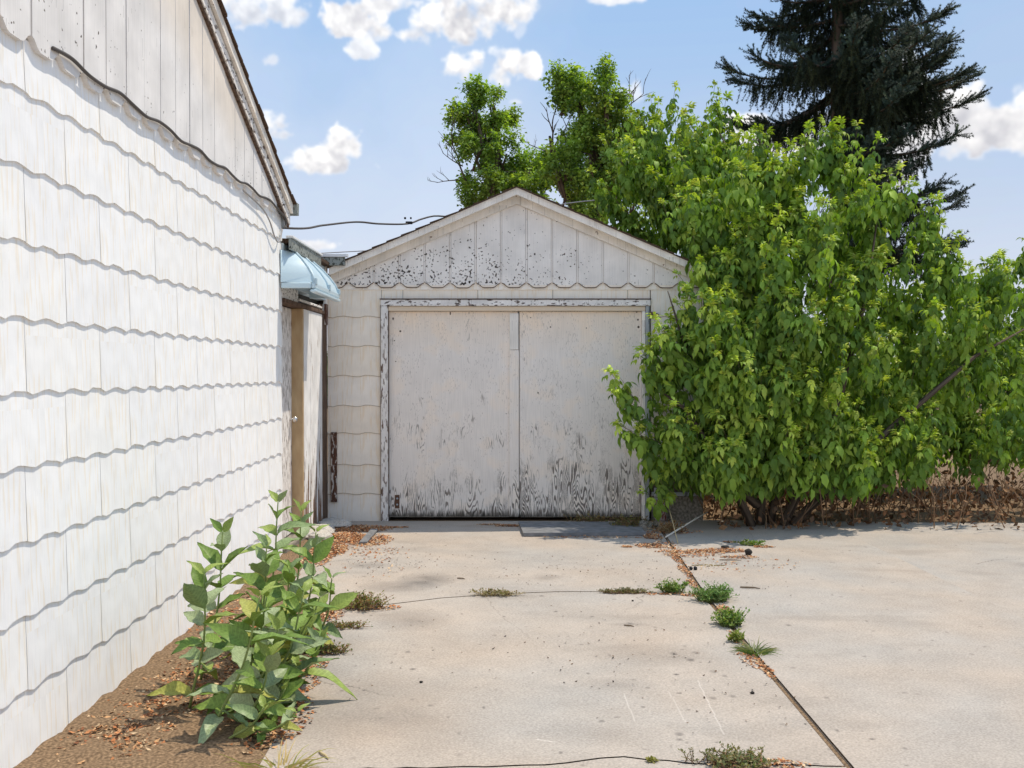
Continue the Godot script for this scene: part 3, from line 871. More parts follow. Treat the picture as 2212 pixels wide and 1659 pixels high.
func make_awning() -> void:
	var a := thing("awning", "light blue curved metal awning over the side doorway", "awning", Vector3(HX, 0, -9.0))
	var O := Vector3(HX, 0, -9.0)
	var P := func(d: float, u: float, v: float) -> Vector3:   # along the wall, out from it, height
		return Vector3(HX + u, v, -d) - O
	# profile across the slope: bulging from the wall down to the lip
	var prof := [[0.0, 2.435], [0.07, 2.395], [0.135, 2.335], [0.195, 2.265], [0.235, 2.205], [0.258, 2.145]]
	var rows := prof.size()
	# front: between the two hips
	var st := tool(true)
	var d_in := func(k: int, s: int) -> float:
		var t: float = prof[k][0] / 0.258
		return lerpf(8.72, 8.44, t) if s == 0 else lerpf(9.34, 9.57, t)
	for k in rows - 1:
		face(st, [P.call(d_in.call(k, 0), prof[k][0], prof[k][1]), P.call(d_in.call(k + 1, 0), prof[k + 1][0], prof[k + 1][1]), P.call(d_in.call(k + 1, 1), prof[k + 1][0], prof[k + 1][1]), P.call(d_in.call(k, 1), prof[k][0], prof[k][1])],
			[Vector2(0, k), Vector2(0, k + 1), Vector2(1, k + 1), Vector2(1, k)])
	build("front_panel", st, M.awning, a)
	for s in 2:
		st = tool(true)
		var wall_d: float = 8.40 if s == 0 else 9.60
		for k in rows - 1:
			var f := [P.call(d_in.call(k, s), prof[k][0], prof[k][1]), P.call(wall_d if k > 0 else d_in.call(0, s), 0.0, prof[k][1]), P.call(wall_d, 0.0, prof[k + 1][1]), P.call(d_in.call(k + 1, s), prof[k + 1][0], prof[k + 1][1])]
			if s == 1: f.reverse()
			if k == 0: f.remove_at(0 if s == 0 else 3)
			var uv := []
			for q in f: uv.append(Vector2(q.x, q.y))
			face(st, f, uv)
		build("end_panel", st, M.awning, a)
	for t in [0.0, 0.55, 1.0]:
		st = tool(true)
		var pts := []
		for k in rows: pts.append(P.call(lerpf(d_in.call(k, 0), d_in.call(k, 1), t), prof[k][0] + 0.004, prof[k][1] + 0.004))
		tube(st, pts, [0.009], 6)
		build("rib", st, M.awning, a)
		st = tool()
		var q: Vector3 = pts[rows - 1]
		box(st, q + Vector3(-0.012, -0.02, -0.025), q + Vector3(0.014, 0.03, 0.025), 0.004)
		build("rib_clip", st, M.awning_dark, a)
	st = tool()
	box(st, P.call(9.60, 0.235, 2.098), P.call(8.41, 0.268, 2.143), 0.008)
	box(st, P.call(9.60, 0.228, 2.068), P.call(8.41, 0.276, 2.090), 0.008)
	box(st, P.call(8.43, 0.0, 2.098), P.call(8.405, 0.233, 2.143), 0.008)
	box(st, P.call(9.60, 0.0, 2.098), P.call(9.58, 0.233, 2.143), 0.008)
	build("lip", st, M.awning, a)

# ------------------------------------------------------------------ ground
func slab(parent: Node3D, outline: Array, label := "") -> void:   # outline of [x, depth]
	var pts := PackedVector2Array()
	for p in outline: pts.append(Vector2(p[0], -p[1]))
	if Geometry2D.is_polygon_clockwise(pts): pts.reverse()
	var inner := Geometry2D.offset_polygon(pts, -0.005)[0]
	var st := tool()
	var tri := Geometry2D.triangulate_polygon(inner)
	for i in range(0, tri.size(), 3):
		var q := [inner[tri[i]], inner[tri[i + 1]], inner[tri[i + 2]]]
		var f := []
		for v in q: f.append(Vector3(v.x, 0, v.y))
		if (f[1] - f[0]).cross(f[2] - f[0]).y < 0: 
			f.reverse()
			q.reverse()
		face(st, f, q)
	for ring in [[inner, 0.0, pts, -0.004], [pts, -0.004, pts, -0.09]]:
		var a: PackedVector2Array = ring[0]
		var b: PackedVector2Array = ring[2]
		if a.size() != b.size(): continue
		var shift := 0
		for k in a.size():
			if a[k].distance_to(b[0]) < a[shift].distance_to(b[0]): shift = k
		for k in b.size():
			var k2 := (k + 1) % b.size()
			var p := a[(k + shift) % a.size()]
			var p2 := a[(k2 + shift) % a.size()]
			outward(st, [Vector3(b[k].x, ring[3], b[k].y), Vector3(b[k2].x, ring[3], b[k2].y), Vector3(p2.x, ring[1], p2.y), Vector3(p.x, ring[1], p.y)], Vector3(parent_centre(pts).x, -1.0, parent_centre(pts).y))
	var o := build("concrete_slab", st, M.concrete, parent)
	if label: o.set_meta("label", label)

func parent_centre(p: PackedVector2Array) -> Vector2:
	var c := Vector2.ZERO
	for v in p: c += v
	return c / p.size()

func wander(a: Array, b: Array, n: int, amp: float, seed_: int) -> Array:   # a joint or crack between two points
	var r := RandomNumberGenerator.new()
	r.seed = seed_
	var out := []
	for k in n + 1:
		var t := float(k) / n
		var j := 0.0 if k == 0 or k == n else r.randf_range(-amp, amp)
		out.append([lerpf(a[0], b[0], t) + j * 0.3, lerpf(a[1], b[1], t) + j])
	return out

func shifted(a: Array, dx: float, dd: float) -> Array:
	var out := []
	for p in a: out.append([p[0] + dx, p[1] + dd])
	return out

func back(a: Array) -> Array:
	var b := a.duplicate()
	b.reverse()
	return b

func make_ground() -> void:
	var st := tool()
	var n := 14
	for i in n:
		for k in n:
			var g := func(t: float) -> float: return signf(t) * pow(absf(t), 3.0) * 150.0
			var x0: float = g.call(2.0 * i / n - 1.0)
			var x1: float = g.call(2.0 * (i + 1) / n - 1.0)
			var z0: float = g.call(2.0 * k / n - 1.0) - 6.0
			var z1: float = g.call(2.0 * (k + 1) / n - 1.0) - 6.0
			face(st, [Vector3(x0, -0.009, z1), Vector3(x1, -0.009, z1), Vector3(x1, -0.009, z0), Vector3(x0, -0.009, z0)], [Vector2(x0, z1), Vector2(x1, z1), Vector2(x1, z0), Vector2(x0, z0)])
	build("ground", st, M.soil).set_meta("kind", "structure")
	var lump := FastNoiseLite.new()
	lump.seed = 12
	lump.frequency = 5.0
	var bed := tool(true)
	var height := func(x: float, z: float) -> float:
		var edge := lerpf(-0.90, -1.05, smoothstep(-4.0, -5.7, z)) - 0.42 * smoothstep(-6.5, -7.0, z) - 0.12 * smoothstep(-7.0, -8.4, z)
		var rim := smoothstep(edge, edge - 0.2, x)
		return -0.0085 + rim * (0.018 + 0.022 * (lump.get_noise_2d(x, z) + 0.5 * lump.get_noise_2d(x * 4.0, z * 4.0)))
	for i in 16:
		for k in 120:
			var x0 := -1.83 + 0.065 * i
			var z0 := -9.3 + 0.06 * k
			var q := []
			for c in [Vector2(x0, z0 + 0.06), Vector2(x0 + 0.065, z0 + 0.06), Vector2(x0 + 0.065, z0), Vector2(x0, z0)]: q.append(Vector3(c.x, height.call(c.x, c.y), c.y))
			face(bed, q, [Vector2(q[0].x, q[0].z), Vector2(q[1].x, q[1].z), Vector2(q[2].x, q[2].z), Vector2(q[3].x, q[3].z)])
	build("soil_bed", bed, M.soil).set_meta("kind", "structure")
	var drive := Node3D.new()
	drive.name = "driveway"
	add_child(drive)
	drive.set_meta("kind", "structure")
	var cross := [[-1.09, 6.62], [-0.75, 6.70], [-0.45, 6.88], [-0.1, 7.0], [0.3, 7.08], [0.7, 7.08], [1.0, 7.0], [1.235, 6.90]]
	var right := [[1.235, 6.90], [1.255, 7.4], [1.29, 8.3], [1.345, 9.6], [1.36, 10.40]]
	var rlow := [[1.225, 3.93], [1.23, 5.2], [1.24, 6.2], [1.235, 6.88]]
	var crack := [[-0.93, 3.86]] + wander([-0.6, 3.9], [0.12, 3.945], 10, 0.012, 4) + [[0.2, 3.965], [0.33, 4.015], [0.42, 4.03], [0.5, 4.0], [0.58, 3.99], [0.65, 3.96]] + wander([0.75, 3.95], [1.225, 3.93], 6, 0.012, 6)
	slab(drive, back(shifted(cross, 0, 0.003)) + [[-1.36, 6.78], [-1.50, 7.3], [-1.58, 8.3], [-1.64, 9.2], [-1.68, 10.46], [1.36, 10.46]] + back(right))
	slab(drive, shifted(cross, 0, -0.003) + back(shifted(rlow, -0.003, 0)) + back(shifted(crack, 0, 0.0015)) + [[-0.94, 4.4], [-1.0, 5.0], [-1.07, 5.7]])
	slab(drive, shifted(crack, 0, -0.0015) + [[1.225, -9.0], [-0.9, -9.0]])
	slab(drive, shifted(right + [[1.36, 10.6]], 0.018, 0) + [[2.3, 10.5], [4.2, 10.35], [9.0, 10.2], [9.0, -9.0], [1.243, -9.0]] + shifted(rlow, 0.018, 0))

# ------------------------------------------------------------------ plants
func leaflet(st: SurfaceTool, xf: Transform3D, len_: float, wide: float, droop: float, c: Color, under: Color, teeth := 0.0, wave := 0.0) -> void:   # along +z from the stalk, upper face +y
	var ts := [0.0, 0.16, 0.36, 0.58, 0.8, 1.0]
	var ws := [0.06, 0.72, 1.0, 0.86, 0.46, 0.0]
	var rows := []
	for i in ts.size():
		var t: float = ts[i]
		var w: float = ws[i] * wide * 0.5
		var y := -droop * t * t * len_
		var zz := t * len_ * (1.0 - 0.25 * droop * t)
		var lift := w * 0.35
		var wv := wave * wide * (1.0 if i % 2 == 0 else -1.0)
		var tooth := teeth * (0.018 if i % 2 == 1 else -0.004)
		rows.append([xf * Vector3(-w - tooth, y + lift + wv, zz), xf * Vector3(0, y, zz), xf * Vector3(w + tooth, y + lift - wv, zz)])
	var n := (xf.basis.y).normalized() * 0.0006
	for i in rows.size() - 1:
		for s in 2:
			var f := [rows[i][s], rows[i][s + 1], rows[i + 1][s + 1], rows[i + 1][s]]
			st.set_color(c)
			if i == rows.size() - 2: f.remove_at(3 if s == 0 else 2)
			var uv := []
			for q in f: uv.append(Vector2.ZERO)
			face(st, [f[2], f[1], f[0]] if f.size() == 3 else [f[3], f[2], f[1], f[0]], uv)
			if under.a > 0.0:
				st.set_color(under)
				var g := []
				for q in f: g.append(q - n)
				face(st, g, uv)

func leaf_mesh(kind: int) -> ArrayMesh:   # a compound leaf of three or five drooping leaflets
	var r := RandomNumberGenerator.new()
	r.seed = 900 + kind
	var st := tool(true)
	var w := Color.WHITE
	var none := Color(0, 0, 0, 0)
	var five := kind % 2 == 1
	var reach := 0.055
	var spots := [[reach + 0.035, 0.0, 1.1], [reach, 0.85, 0.95], [reach, -0.85, 0.95]]
	if five:
		spots.append([reach - 0.03, 1.0, 0.8])
		spots.append([reach - 0.03, -1.0, 0.8])
	st.set_color(Color(0.8, 0.8, 0.5))
	face(st, [Vector3(-0.0012, 0, 0), Vector3(0.0012, 0, 0), Vector3(0.0012, 0, reach + 0.04), Vector3(-0.0012, 0, reach + 0.04)], [Vector2.ZERO, Vector2.ZERO, Vector2.ZERO, Vector2.ZERO])
	for s in spots:
		var xf := Transform3D(Basis(Vector3.UP, s[1] + r.randf_range(-0.2, 0.2)) * Basis(Vector3.RIGHT, r.randf_range(0.0, 0.35)) * Basis(Vector3.BACK, r.randf_range(-0.4, 0.4)), Vector3(0, 0, s[0]))
		leaflet(st, xf, 0.092 * s[2] * r.randf_range(0.9, 1.15), 0.038 * s[2], r.randf_range(0.35, 0.75), w, none, 0.25)
	return done(st)

func aim(forward: Vector3, up: Vector3) -> Basis:
	var z := forward.normalized()
	var x := up.cross(z)
	if x.length() < 0.01: x = Vector3.RIGHT
	x = x.normalized()
	return Basis(x, z.cross(x), z)

func shoot(leaves: Array, st: SurfaceTool, base: Vector3, dir: Vector3, len_: float, big: float, leaning := 0.0) -> void:   # a leafy shoot: leaves in pairs hang from it, young yellowish ones stand at the tip
	var n := maxi(3, int(len_ / 0.06))
	var p := base
	var d := dir.normalized()
	var pts := [p]
	var turn := rr(0, TAU)
	for k in n:
		var t := float(k + 1) / n
		d = (d + Vector3(rr(-0.12, 0.12), rr(-0.05, 0.15), rr(-0.12, 0.12)) + Vector3(0, -leaning, 0)).normalized()
		p += d * len_ / n
		pts.append(p)
		var x := d.cross(Vector3(0.3, 0.2, 0.9)).normalized()
		for s in 2:
			if rng.randf() < 0.12: continue
			var out := (x.rotated(d, turn + s * PI) + d * 0.35).normalized()
			var hang := rr(0.7, 1.7) * (1.0 - 0.65 * smoothstep(0.75, 1.0, t))
			var f := (out + Vector3.DOWN * hang).normalized()
			var size := big * rr(0.75, 1.15) * (1.0 - 0.45 * smoothstep(0.6, 1.0, t))
			var tone := 3 if rng.randf() < 0.25 else (1 if rng.randf() < 0.4 else (2 if rng.randf() < 0.3 else 0))
			if t > 0.8 and rng.randf() < 0.4: tone = 4
			leaves.append([Transform3D(aim(f, out + Vector3.UP * 1.2).scaled(Vector3.ONE * size), p), tone])
		turn += PI / 2 + rr(-0.3, 0.3)
	for k in 5:
		var out := (d + Vector3(rr(-0.8, 0.8), rr(0.0, 0.5), rr(-0.8, 0.8))).normalized()
		leaves.append([Transform3D(aim(out, Vector3.UP + out * 0.2).scaled(Vector3.ONE * big * rr(0.3, 0.55)), p), 5 if rng.randf() < 0.25 else (4 if rng.randf() < 0.5 else 2)])
	tube(st, pts, [0.0045, 0.003, 0.002], 3)

func in_ball() -> Vector3:
	var v := Vector3(rr(-1, 1), rr(-1, 1), rr(-1, 1))
	while v.length() > 1.0: v = Vector3(rr(-1, 1), rr(-1, 1), rr(-1, 1))
	return v

func cloud_of_leaves(called: String, parent: Node3D, leaves: Array, mesh: Mesh, m: Material, tones: Array) -> void:
	var mm := MultiMesh.new()
	mm.transform_format = MultiMesh.TRANSFORM_3D
	mm.use_colors = true
	mm.mesh = mesh
	mm.instance_count = leaves.size()
	for i in leaves.size():
		mm.set_instance_transform(i, leaves[i][0])
		var c: Color = tones[leaves[i][1]]
		var k := rr(0.65, 1.35)
		mm.set_instance_color(i, Color(c.r * k, c.g * k, c.b * k))
	var o := MultiMeshInstance3D.new()
	o.multimesh = mm
	o.material_override = m
	o.name = called
	parent.add_child(o, true)
	o.set_meta("kind", "stuff")

func make_box_elder() -> void:
	rng.seed = 11
	var base := Vector3(2.35, 0, -10.2)
	var tree := thing("box_elder", "big unpruned box elder with drooping yellow-green leaves crowding the garage's right side", "tree", base)
	# where its foliage is: x, y (of the view), depth, half sizes in metres, shoots
	var blobs := []
	var ball := func(x: float, y: float, d: float, rx: float, ry: float, rz: float, n: int) -> void:
		blobs.append([at(x, y, d), Vector3(rx * d / F, ry * d / F, rz), n])
	ball.call(1395, 335, 12.8, 62, 66, 0.5, 24)
	ball.call(1440, 290, 12.6, 42, 50, 0.4, 12)
	ball.call(1405, 420, 12.8, 82, 90, 0.7, 44)
	ball.call(1500, 380, 12.2, 80, 85, 0.6, 44)
	ball.call(1535, 300, 11.6, 36, 60, 0.3, 12)
	ball.call(1590, 385, 11.0, 85, 75, 0.6, 44)
	ball.call(1500, 480, 12.6, 120, 80, 0.6, 56)
	ball.call(1600, 480, 10.7, 90, 90, 0.6, 52)
	ball.call(1620, 580, 10.3, 75, 85, 0.5, 44)
	ball.call(1610, 700, 10.1, 85, 95, 0.5, 50)
	ball.call(1530, 650, 10.5, 45, 70, 0.3, 16)
	ball.call(1560, 770, 10.0, 90, 80, 0.4, 42)
	ball.call(1600, 880, 10.0, 95, 90, 0.45, 46)
	ball.call(1500, 850, 10.05, 60, 75, 0.3, 24)
	ball.call(1480, 940, 10.0, 55, 60, 0.3, 18)
	ball.call(1580, 990, 9.9, 90, 70, 0.4, 36)
	ball.call(1480, 1020, 10.0, 50, 40, 0.25, 12)
	ball.call(1600, 1060, 10.05, 90, 36, 0.25, 30)
	ball.call(1690, 1050, 10.1, 70, 40, 0.3, 22)
	ball.call(1800, 1040, 10.3, 80, 45, 0.3, 24)
	ball.call(1550, 640, 12.4, 50, 120, 0.5, 34)
	ball.call(1560, 800, 11.6, 40, 120, 0.4, 26)
	ball.call(1580, 545, 11.3, 50, 60, 0.35, 26)
	ball.call(1430, 490, 13.2, 80, 50, 0.5, 26)
	ball.call(1545, 560, 11.6, 30, 36, 0.2, 8)
	# onwards to the right, past the edge of the photograph
	ball.call(1730, 430, 10.9, 110, 110, 0.7, 60)
	ball.call(1730, 600, 10.4, 110, 120, 0.7, 60)
	ball.call(1740, 780, 10.2, 110, 120, 0.6, 56)
	ball.call(1740, 960, 10.3, 110, 110, 0.5, 50)
	for q in [[1580, 1000], [1640, 860], [1740, 1040], [1850, 860], [1880, 1040], [2010, 900], [2060, 1050], [2180, 820], [2200, 1040], [1950, 760], [2100, 640], [2230, 700], [1540, 1040], [1700, 900]]: ball.call(q[0], q[1], 13.2, 130, 105, 0.6, 46)
	ball.call(1900, 560, 11.4, 120, 130, 0.7, 56)
	ball.call(1920, 760, 11.0, 120, 130, 0.7, 56)
	ball.call(1920, 960, 10.7, 130, 120, 0.6, 52)
	ball.call(2100, 700, 11.3, 130, 130, 0.7, 48)
	ball.call(2120, 920, 11.0, 140, 150, 0.7, 52)
	var leaves := []
	var st := tool(true)
	for b in blobs:
		var heads := []
		for k in maxi(6, b[2] / 5):
			var u := in_ball()
			heads.append(u.normalized() * pow(u.length(), 0.4))
		for k in int(b[2] * 0.95):
			var v: Vector3 = heads[rng.randi() % heads.size()]
			if k % 4 == 0: v = in_ball()
			var p: Vector3 = b[0] + v * b[1] + in_ball() * Vector3(0.17, 0.15, 0.15) - Vector3(0, 0.16, 0)
			if p.y < 0.35: p.y = rr(0.35, 0.6)
			var inside_garage := p.z < -10.36 and p.x < 1.95 and p.z > -16.8
			if inside_garage:
				var roof := 3.3 - 0.4295 * absf(p.x - 0.045)
				if p.y < roof + 0.05: p.y = roof + rr(0.05, 0.3)
			var out := Vector3(v.x * 0.6, 0.75 + v.y * 0.3, v.z * 0.5 + 0.1)
			shoot(leaves, st, p, out, rr(0.28, 0.55), rr(0.95, 1.38))
	# shoots that stand out against the doors, the wall and the sky
	for s in [[1400, 930, 9.75, -0.9, 0.3, 0.3, 1.2], [1370, 840, 9.7, -0.7, 0.7, 0.32, 1.2], [1420, 900, 9.8, -0.9, 0.5, 0.34, 1.15], [1385, 860, 9.75, -0.9, 0.35, 0.30, 1.15], [1375, 850, 9.8, -0.5, 0.8, 0.34, 1.1], [1440, 830, 9.9, -0.55, 0.7, 0.42, 1.1], [1420, 800, 9.95, -0.3, 0.9, 0.30, 1.05], [1480, 800, 10.0, -0.4, 0.9, 0.36, 1.0],
			[1425, 935, 9.8, -0.9, 0.25, 0.36, 1.15], [1440, 950, 9.85, -0.8, 0.5, 0.3, 1.1], [1450, 985, 9.85, -0.6, 0.3, 0.3, 1.1], [1440, 1060, 9.9, -0.9, 0.2, 0.22, 1.1], [1460, 1050, 9.9, -0.4, 0.3, 0.25, 1.15],
			[1500, 690, 10.2, -0.5, 0.6, 0.30, 1.1], [1510, 720, 10.15, -0.7, 0.5, 0.32, 1.1], [1500, 620, 10.2, -0.45, 0.7, 0.26, 1.0], [1530, 590, 10.25, 0.1, 0.9, 0.30, 1.0], [1490, 760, 10.1, -0.5, 0.6, 0.32, 1.1],
			[1528, 290, 11.5, 0.02, 1.0, 0.60, 1.1], [1545, 300, 11.5, 0.1, 1.0, 0.42, 1.1], [1518, 320, 11.5, -0.2, 1.0, 0.4, 1.1], [1540, 230, 11.5, 0.12, 1.0, 0.2, 0.9], [1440, 280, 12.6, 0.05, 1.0, 0.28, 0.9], [1410, 300, 12.7, -0.5, 0.9, 0.3, 0.9], [1600, 330, 11.3, 0.4, 0.9, 0.3, 1.0], [1640, 330, 11.2, 0.2, 1.0, 0.25, 1.0],
			[1350, 400, 13.0, -0.7, 0.7, 0.3, 0.9], [1345, 440, 13.0, -0.9, 0.5, 0.25, 0.9]]:
		shoot(leaves, st, at(s[0], s[1] + 20, s[2]), Vector3(s[3], s[4], 0.15), s[5], s[6])
	# branches
	var wood := tool(true)
	var stems := [[[0.0, 0, 0.0], [0.05, 0.9, 0.0], [-0.05, 1.9, -0.3], [-0.4, 3.0, -1.0], [-0.55, 3.7, -1.2]], [[0.12, 0, -0.1], [0.3, 1.1, -0.2], [0.35, 2.2, -0.5], [0.1, 3.4, -1.1], [-0.2, 4.1, -1.3]],
			[[0.2, 0, 0.05], [0.7, 1.0, 0.0], [1.1, 2.2, -0.3], [1.3, 3.2, -0.5]], [[-0.1, 0, 0.1], [-0.35, 0.5, 0.25], [-0.75, 1.1, 0.3], [-1.1, 1.35, 0.35]], [[0.0, 0.4, 0.0], [-0.4, 1.1, 0.15], [-0.75, 1.7, 0.2], [-0.9, 2.2, 0.15]],
			[[0.3, 0, 0.0], [1.3, 0.9, -0.2], [2.2, 1.6, -0.4], [3.0, 2.0, -0.6]], [[-0.05, 0.2, 0.1], [-0.5, 0.55, 0.4], [-0.95, 0.75, 0.45]]]
	for s in stems:
		var pts := []
		for q in s: pts.append(Vector3(q[0], q[1], q[2]))
		branching(wood, pts, 0.045, 0.004)
	build("trunk", wood, M.bark, tree)
	for i in leaves.size(): leaves[i][0].origin -= base
	var sprigs := build("twigs", st, M.twig, tree)
	sprigs.position = -base
	# the 300 leaves that show largest are parts of their own
	var mesh := []
	for k in 4: mesh.append(leaf_mesh(k))
	var order := range(leaves.size())
	var rank := []
	for i in leaves.size():
		var p: Vector3 = leaves[i][0].origin + base
		var px := 1106.0 + p.x * F / -p.z
		var far_: float = -p.z + (6.0 if px > 1680 or leaves[i][1] == 5 else 0.0)
		rank.append(far_ - leaves[i][0].basis.get_scale().x * 0.5)
	order.sort_custom(func(a, b): return rank[a] < rank[b])
	var rest := [[], [], [], []]
	for j in order.size():
		var i: int = order[j]
		if j < 300:
			var o := put("leaf", mesh[i % 4], M.leaf_tint[leaves[i][1]], tree)
			o.transform = leaves[i][0]
		else: rest[i % 4].append(leaves[i])
	var all := MultiMesh.new()
	for k in 4: cloud_of_leaves("foliage" if k == 0 else "foliage_%03d" % k, tree, rest[k], mesh[k], M.leaf, LEAF_TONES)
	print("box elder leaves ", leaves.size())

func clump_mesh(seed_: int, n: int, size: float, leaf: float) -> ArrayMesh:   # a spray of small leaves
	var r := RandomNumberGenerator.new()
	r.seed = seed_
	var st := tool()
	for k in n:
		var p := Vector3(r.randf_range(-1, 1), r.randf_range(-1, 1), r.randf_range(-1, 1)).normalized() * size * pow(r.randf(), 0.5)
		var b := aim(Vector3(r.randf_range(-1, 1), r.randf_range(-1.2, 0.5), r.randf_range(-1, 1)), Vector3(r.randf_range(-0.5, 0.5), 1, r.randf_range(-0.5, 0.5)))
		var xf := Transform3D(b, p)
		var l := leaf * r.randf_range(0.7, 1.3)
		st.set_color(Color.WHITE * r.randf_range(0.6, 1.4))
		var a := [xf * Vector3(0, 0, 0), xf * Vector3(l * 0.32, l * 0.08, l * 0.45), xf * Vector3(0, 0, l), xf * Vector3(-l * 0.32, l * 0.08, l * 0.45)]
		face(st, a, [Vector2.ZERO, Vector2.ZERO, Vector2.ZERO, Vector2.ZERO])
	return done(st)

func branching(st: SurfaceTool, pts: Array, r0: float, r1: float) -> void:
	var radii := []
	for k in pts.size(): radii.append(lerpf(r0, r1, float(k) / (pts.size() - 1)))
	tube(st, pts, radii, 6)

func dead_fan(st: SurfaceTool, base: Vector3, dir: Vector3, len_: float, depth: int, r: float) -> void:   # a leafless branch
	var p := base
	var d := dir.normalized()
	var pts := [p]
	for k in 4:
		d = (d + Vector3(rr(-0.18, 0.18), rr(-0.1, 0.16), rr(-0.1, 0.1))).normalized()
		p += d * len_ / 4
		pts.append(p)
		if depth > 0 and k > 0:
			dead_fan(st, p, (d + Vector3(rr(-0.9, 0.9), rr(-0.1, 0.7), rr(-0.4, 0.4))).normalized(), len_ * rr(0.4, 0.65), depth - 1, r * 0.55)
	branching(st, pts, r, r * 0.4)

func make_tall_tree(called: String, label: String, d: float, blobs: Array, trunk: Array, bare: Array, seed_: int) -> void:
	rng.seed = seed_
	var foot: Vector3 = at(trunk[0][0][0], 0, d)
	foot.y = 0.0
	var tree := thing(called, label, "tree", foot, "")
	var wood := tool(true)
	for t in trunk:
		var pts := []
		for q in t: pts.append((Vector3(foot.x, 0, foot.z) if q[1] > 10000 else at(q[0], q[1], d + q[2])) - foot)
		branching(wood, pts, t[0][3] if t[0].size() > 3 else 0.16, 0.03)
	for b in bare:
		dead_fan(wood, at(b[0], b[1], d) - foot, Vector3(b[2], b[3], rr(-0.2, 0.2)), b[4] * d / F, 2, b[5])
	var groups := [[], [], []]
	var tones := [Color(0.312, 0.450, 0.125), Color(0.388, 0.537, 0.138), Color(0.550, 0.675, 0.163), Color(0.200, 0.325, 0.106)]
	for b in blobs:
		var c: Vector3 = at(b[0], b[1], d + rr(-0.6, 0.6))
		var size := Vector3(b[2], b[3], (b[2] + b[3]) * 0.5) * d / F
		var n := int(26.0 + 150.0 * size.x * size.y)
		# sub-clusters make the outline uneven and leave gaps
		var heads := []
		for k in maxi(5, int(n / 8.0)):
			var v := in_ball()
			heads.append(v.normalized() * pow(v.length(), 0.4))
		for k in n:
			var h: Vector3 = heads[rng.randi() % heads.size()]
			var p := c + h * size * 1.0 + in_ball() * Vector3(0.21, 0.20, 0.21) - foot
			var b3 := Basis(Vector3.UP, rr(0, TAU)) * Basis(Vector3.RIGHT, rr(-0.6, 0.6))
			groups[rng.randi() % 3].append([Transform3D(b3.scaled(Vector3.ONE * rr(0.7, 1.25)), p), [0, 0, 1, 1, 2, 3][rng.randi() % 6]])
		for k in 3: branching(wood, [c - foot + Vector3(rr(-0.1, 0.1), -size.y * 1.0, 0), c - foot + in_ball() * size * 0.3, c - foot + in_ball() * size * 0.8], 0.035, 0.008)
	build("trunk", wood, M.bark, tree)
	for k in 3: cloud_of_leaves("crown" if k == 0 else "crown_%03d" % k, tree, groups[k], clump_mesh(seed_ + k, 26, 0.17, 0.088), M.far_leaf, tones)

func make_background_trees() -> void:
	make_tall_tree("leafy_tree", "tall green tree with twin tops and a dead limb, behind the garage's left roof slope", 27.0,
		[[1022, 205, 22, 26], [1015, 245, 34, 40], [1062, 235, 30, 40], [1005, 285, 40, 40], [1060, 290, 50, 45], [1030, 330, 36, 40], [1085, 335, 50, 36], [1065, 385, 56, 36], [1130, 355, 50, 40], [1010, 425, 30, 26], [1150, 395, 46, 40], [1110, 400, 60, 40], [1180, 370, 26, 40], [1040, 400, 40, 36], [1100, 375, 70, 50], [1165, 420, 60, 40], [1075, 270, 40, 46], [1035, 265, 40, 50]],
		[[[1085, 99999, 0, 0.22], [1080, 560, 0], [1062, 420, 0], [1045, 330, 0], [1028, 240, 0]], [[1080, 560, 0], [1120, 420, 0], [1150, 360, 0]], [[1062, 420, 0], [1075, 320, 0.2], [1065, 230, 0.2]]],
		[[1015, 405, -0.5, 0.8, 95, 0.03], [995, 390, -1.0, 0.05, 50, 0.018], [1000, 360, -0.8, 0.4, 50, 0.018]], 21)
	make_tall_tree("leafy_tree", "taller tree with split dark trunks and bare twigs, behind the garage's right roof slope", 25.0,
		[[1212, 165, 22, 22], [1235, 190, 34, 34], [1216, 225, 26, 26], [1305, 165, 14, 26], [1300, 195, 34, 30], [1255, 230, 40, 40], [1310, 240, 46, 36], [1275, 280, 50, 40], [1345, 265, 42, 36], [1370, 300, 40, 40], [1300, 330, 50, 40], [1245, 310, 26, 34], [1225, 350, 34, 40], [1340, 350, 46, 40], [1265, 385, 50, 36], [1225, 410, 40, 36], [1330, 410, 50, 40], [1380, 370, 40, 50], [1290, 445, 40, 26], [1270, 330, 70, 60], [1360, 420, 70, 60], [1320, 300, 60, 50], [1250, 200, 40, 40], [1215, 380, 46, 46]],
		[[[1290, 99999, 0, 0.24], [1288, 560, 0], [1283, 440, 0], [1290, 360, 0], [1270, 270, 0], [1225, 175, 0]], [[1288, 560, 0], [1305, 450, 0.3], [1300, 370, 0.3], [1330, 290, 0.3], [1300, 170, 0.3]], [[1283, 500, 0], [1215, 410, 0], [1195, 330, 0], [1187, 295, 0]], [[1300, 420, 0], [1345, 370, 0], [1375, 310, 0]]],
		[[1190, 345, -0.05, 1.0, 75, 0.035], [1196, 320, 0.4, 0.9, 70, 0.02], [1186, 330, -0.9, 0.3, 45, 0.014], [1335, 265, 0.35, 0.9, 70, 0.022], [1345, 240, 0.8, 0.7, 55, 0.016], [1360, 250, 0.1, 1.0, 45, 0.012]], 22)

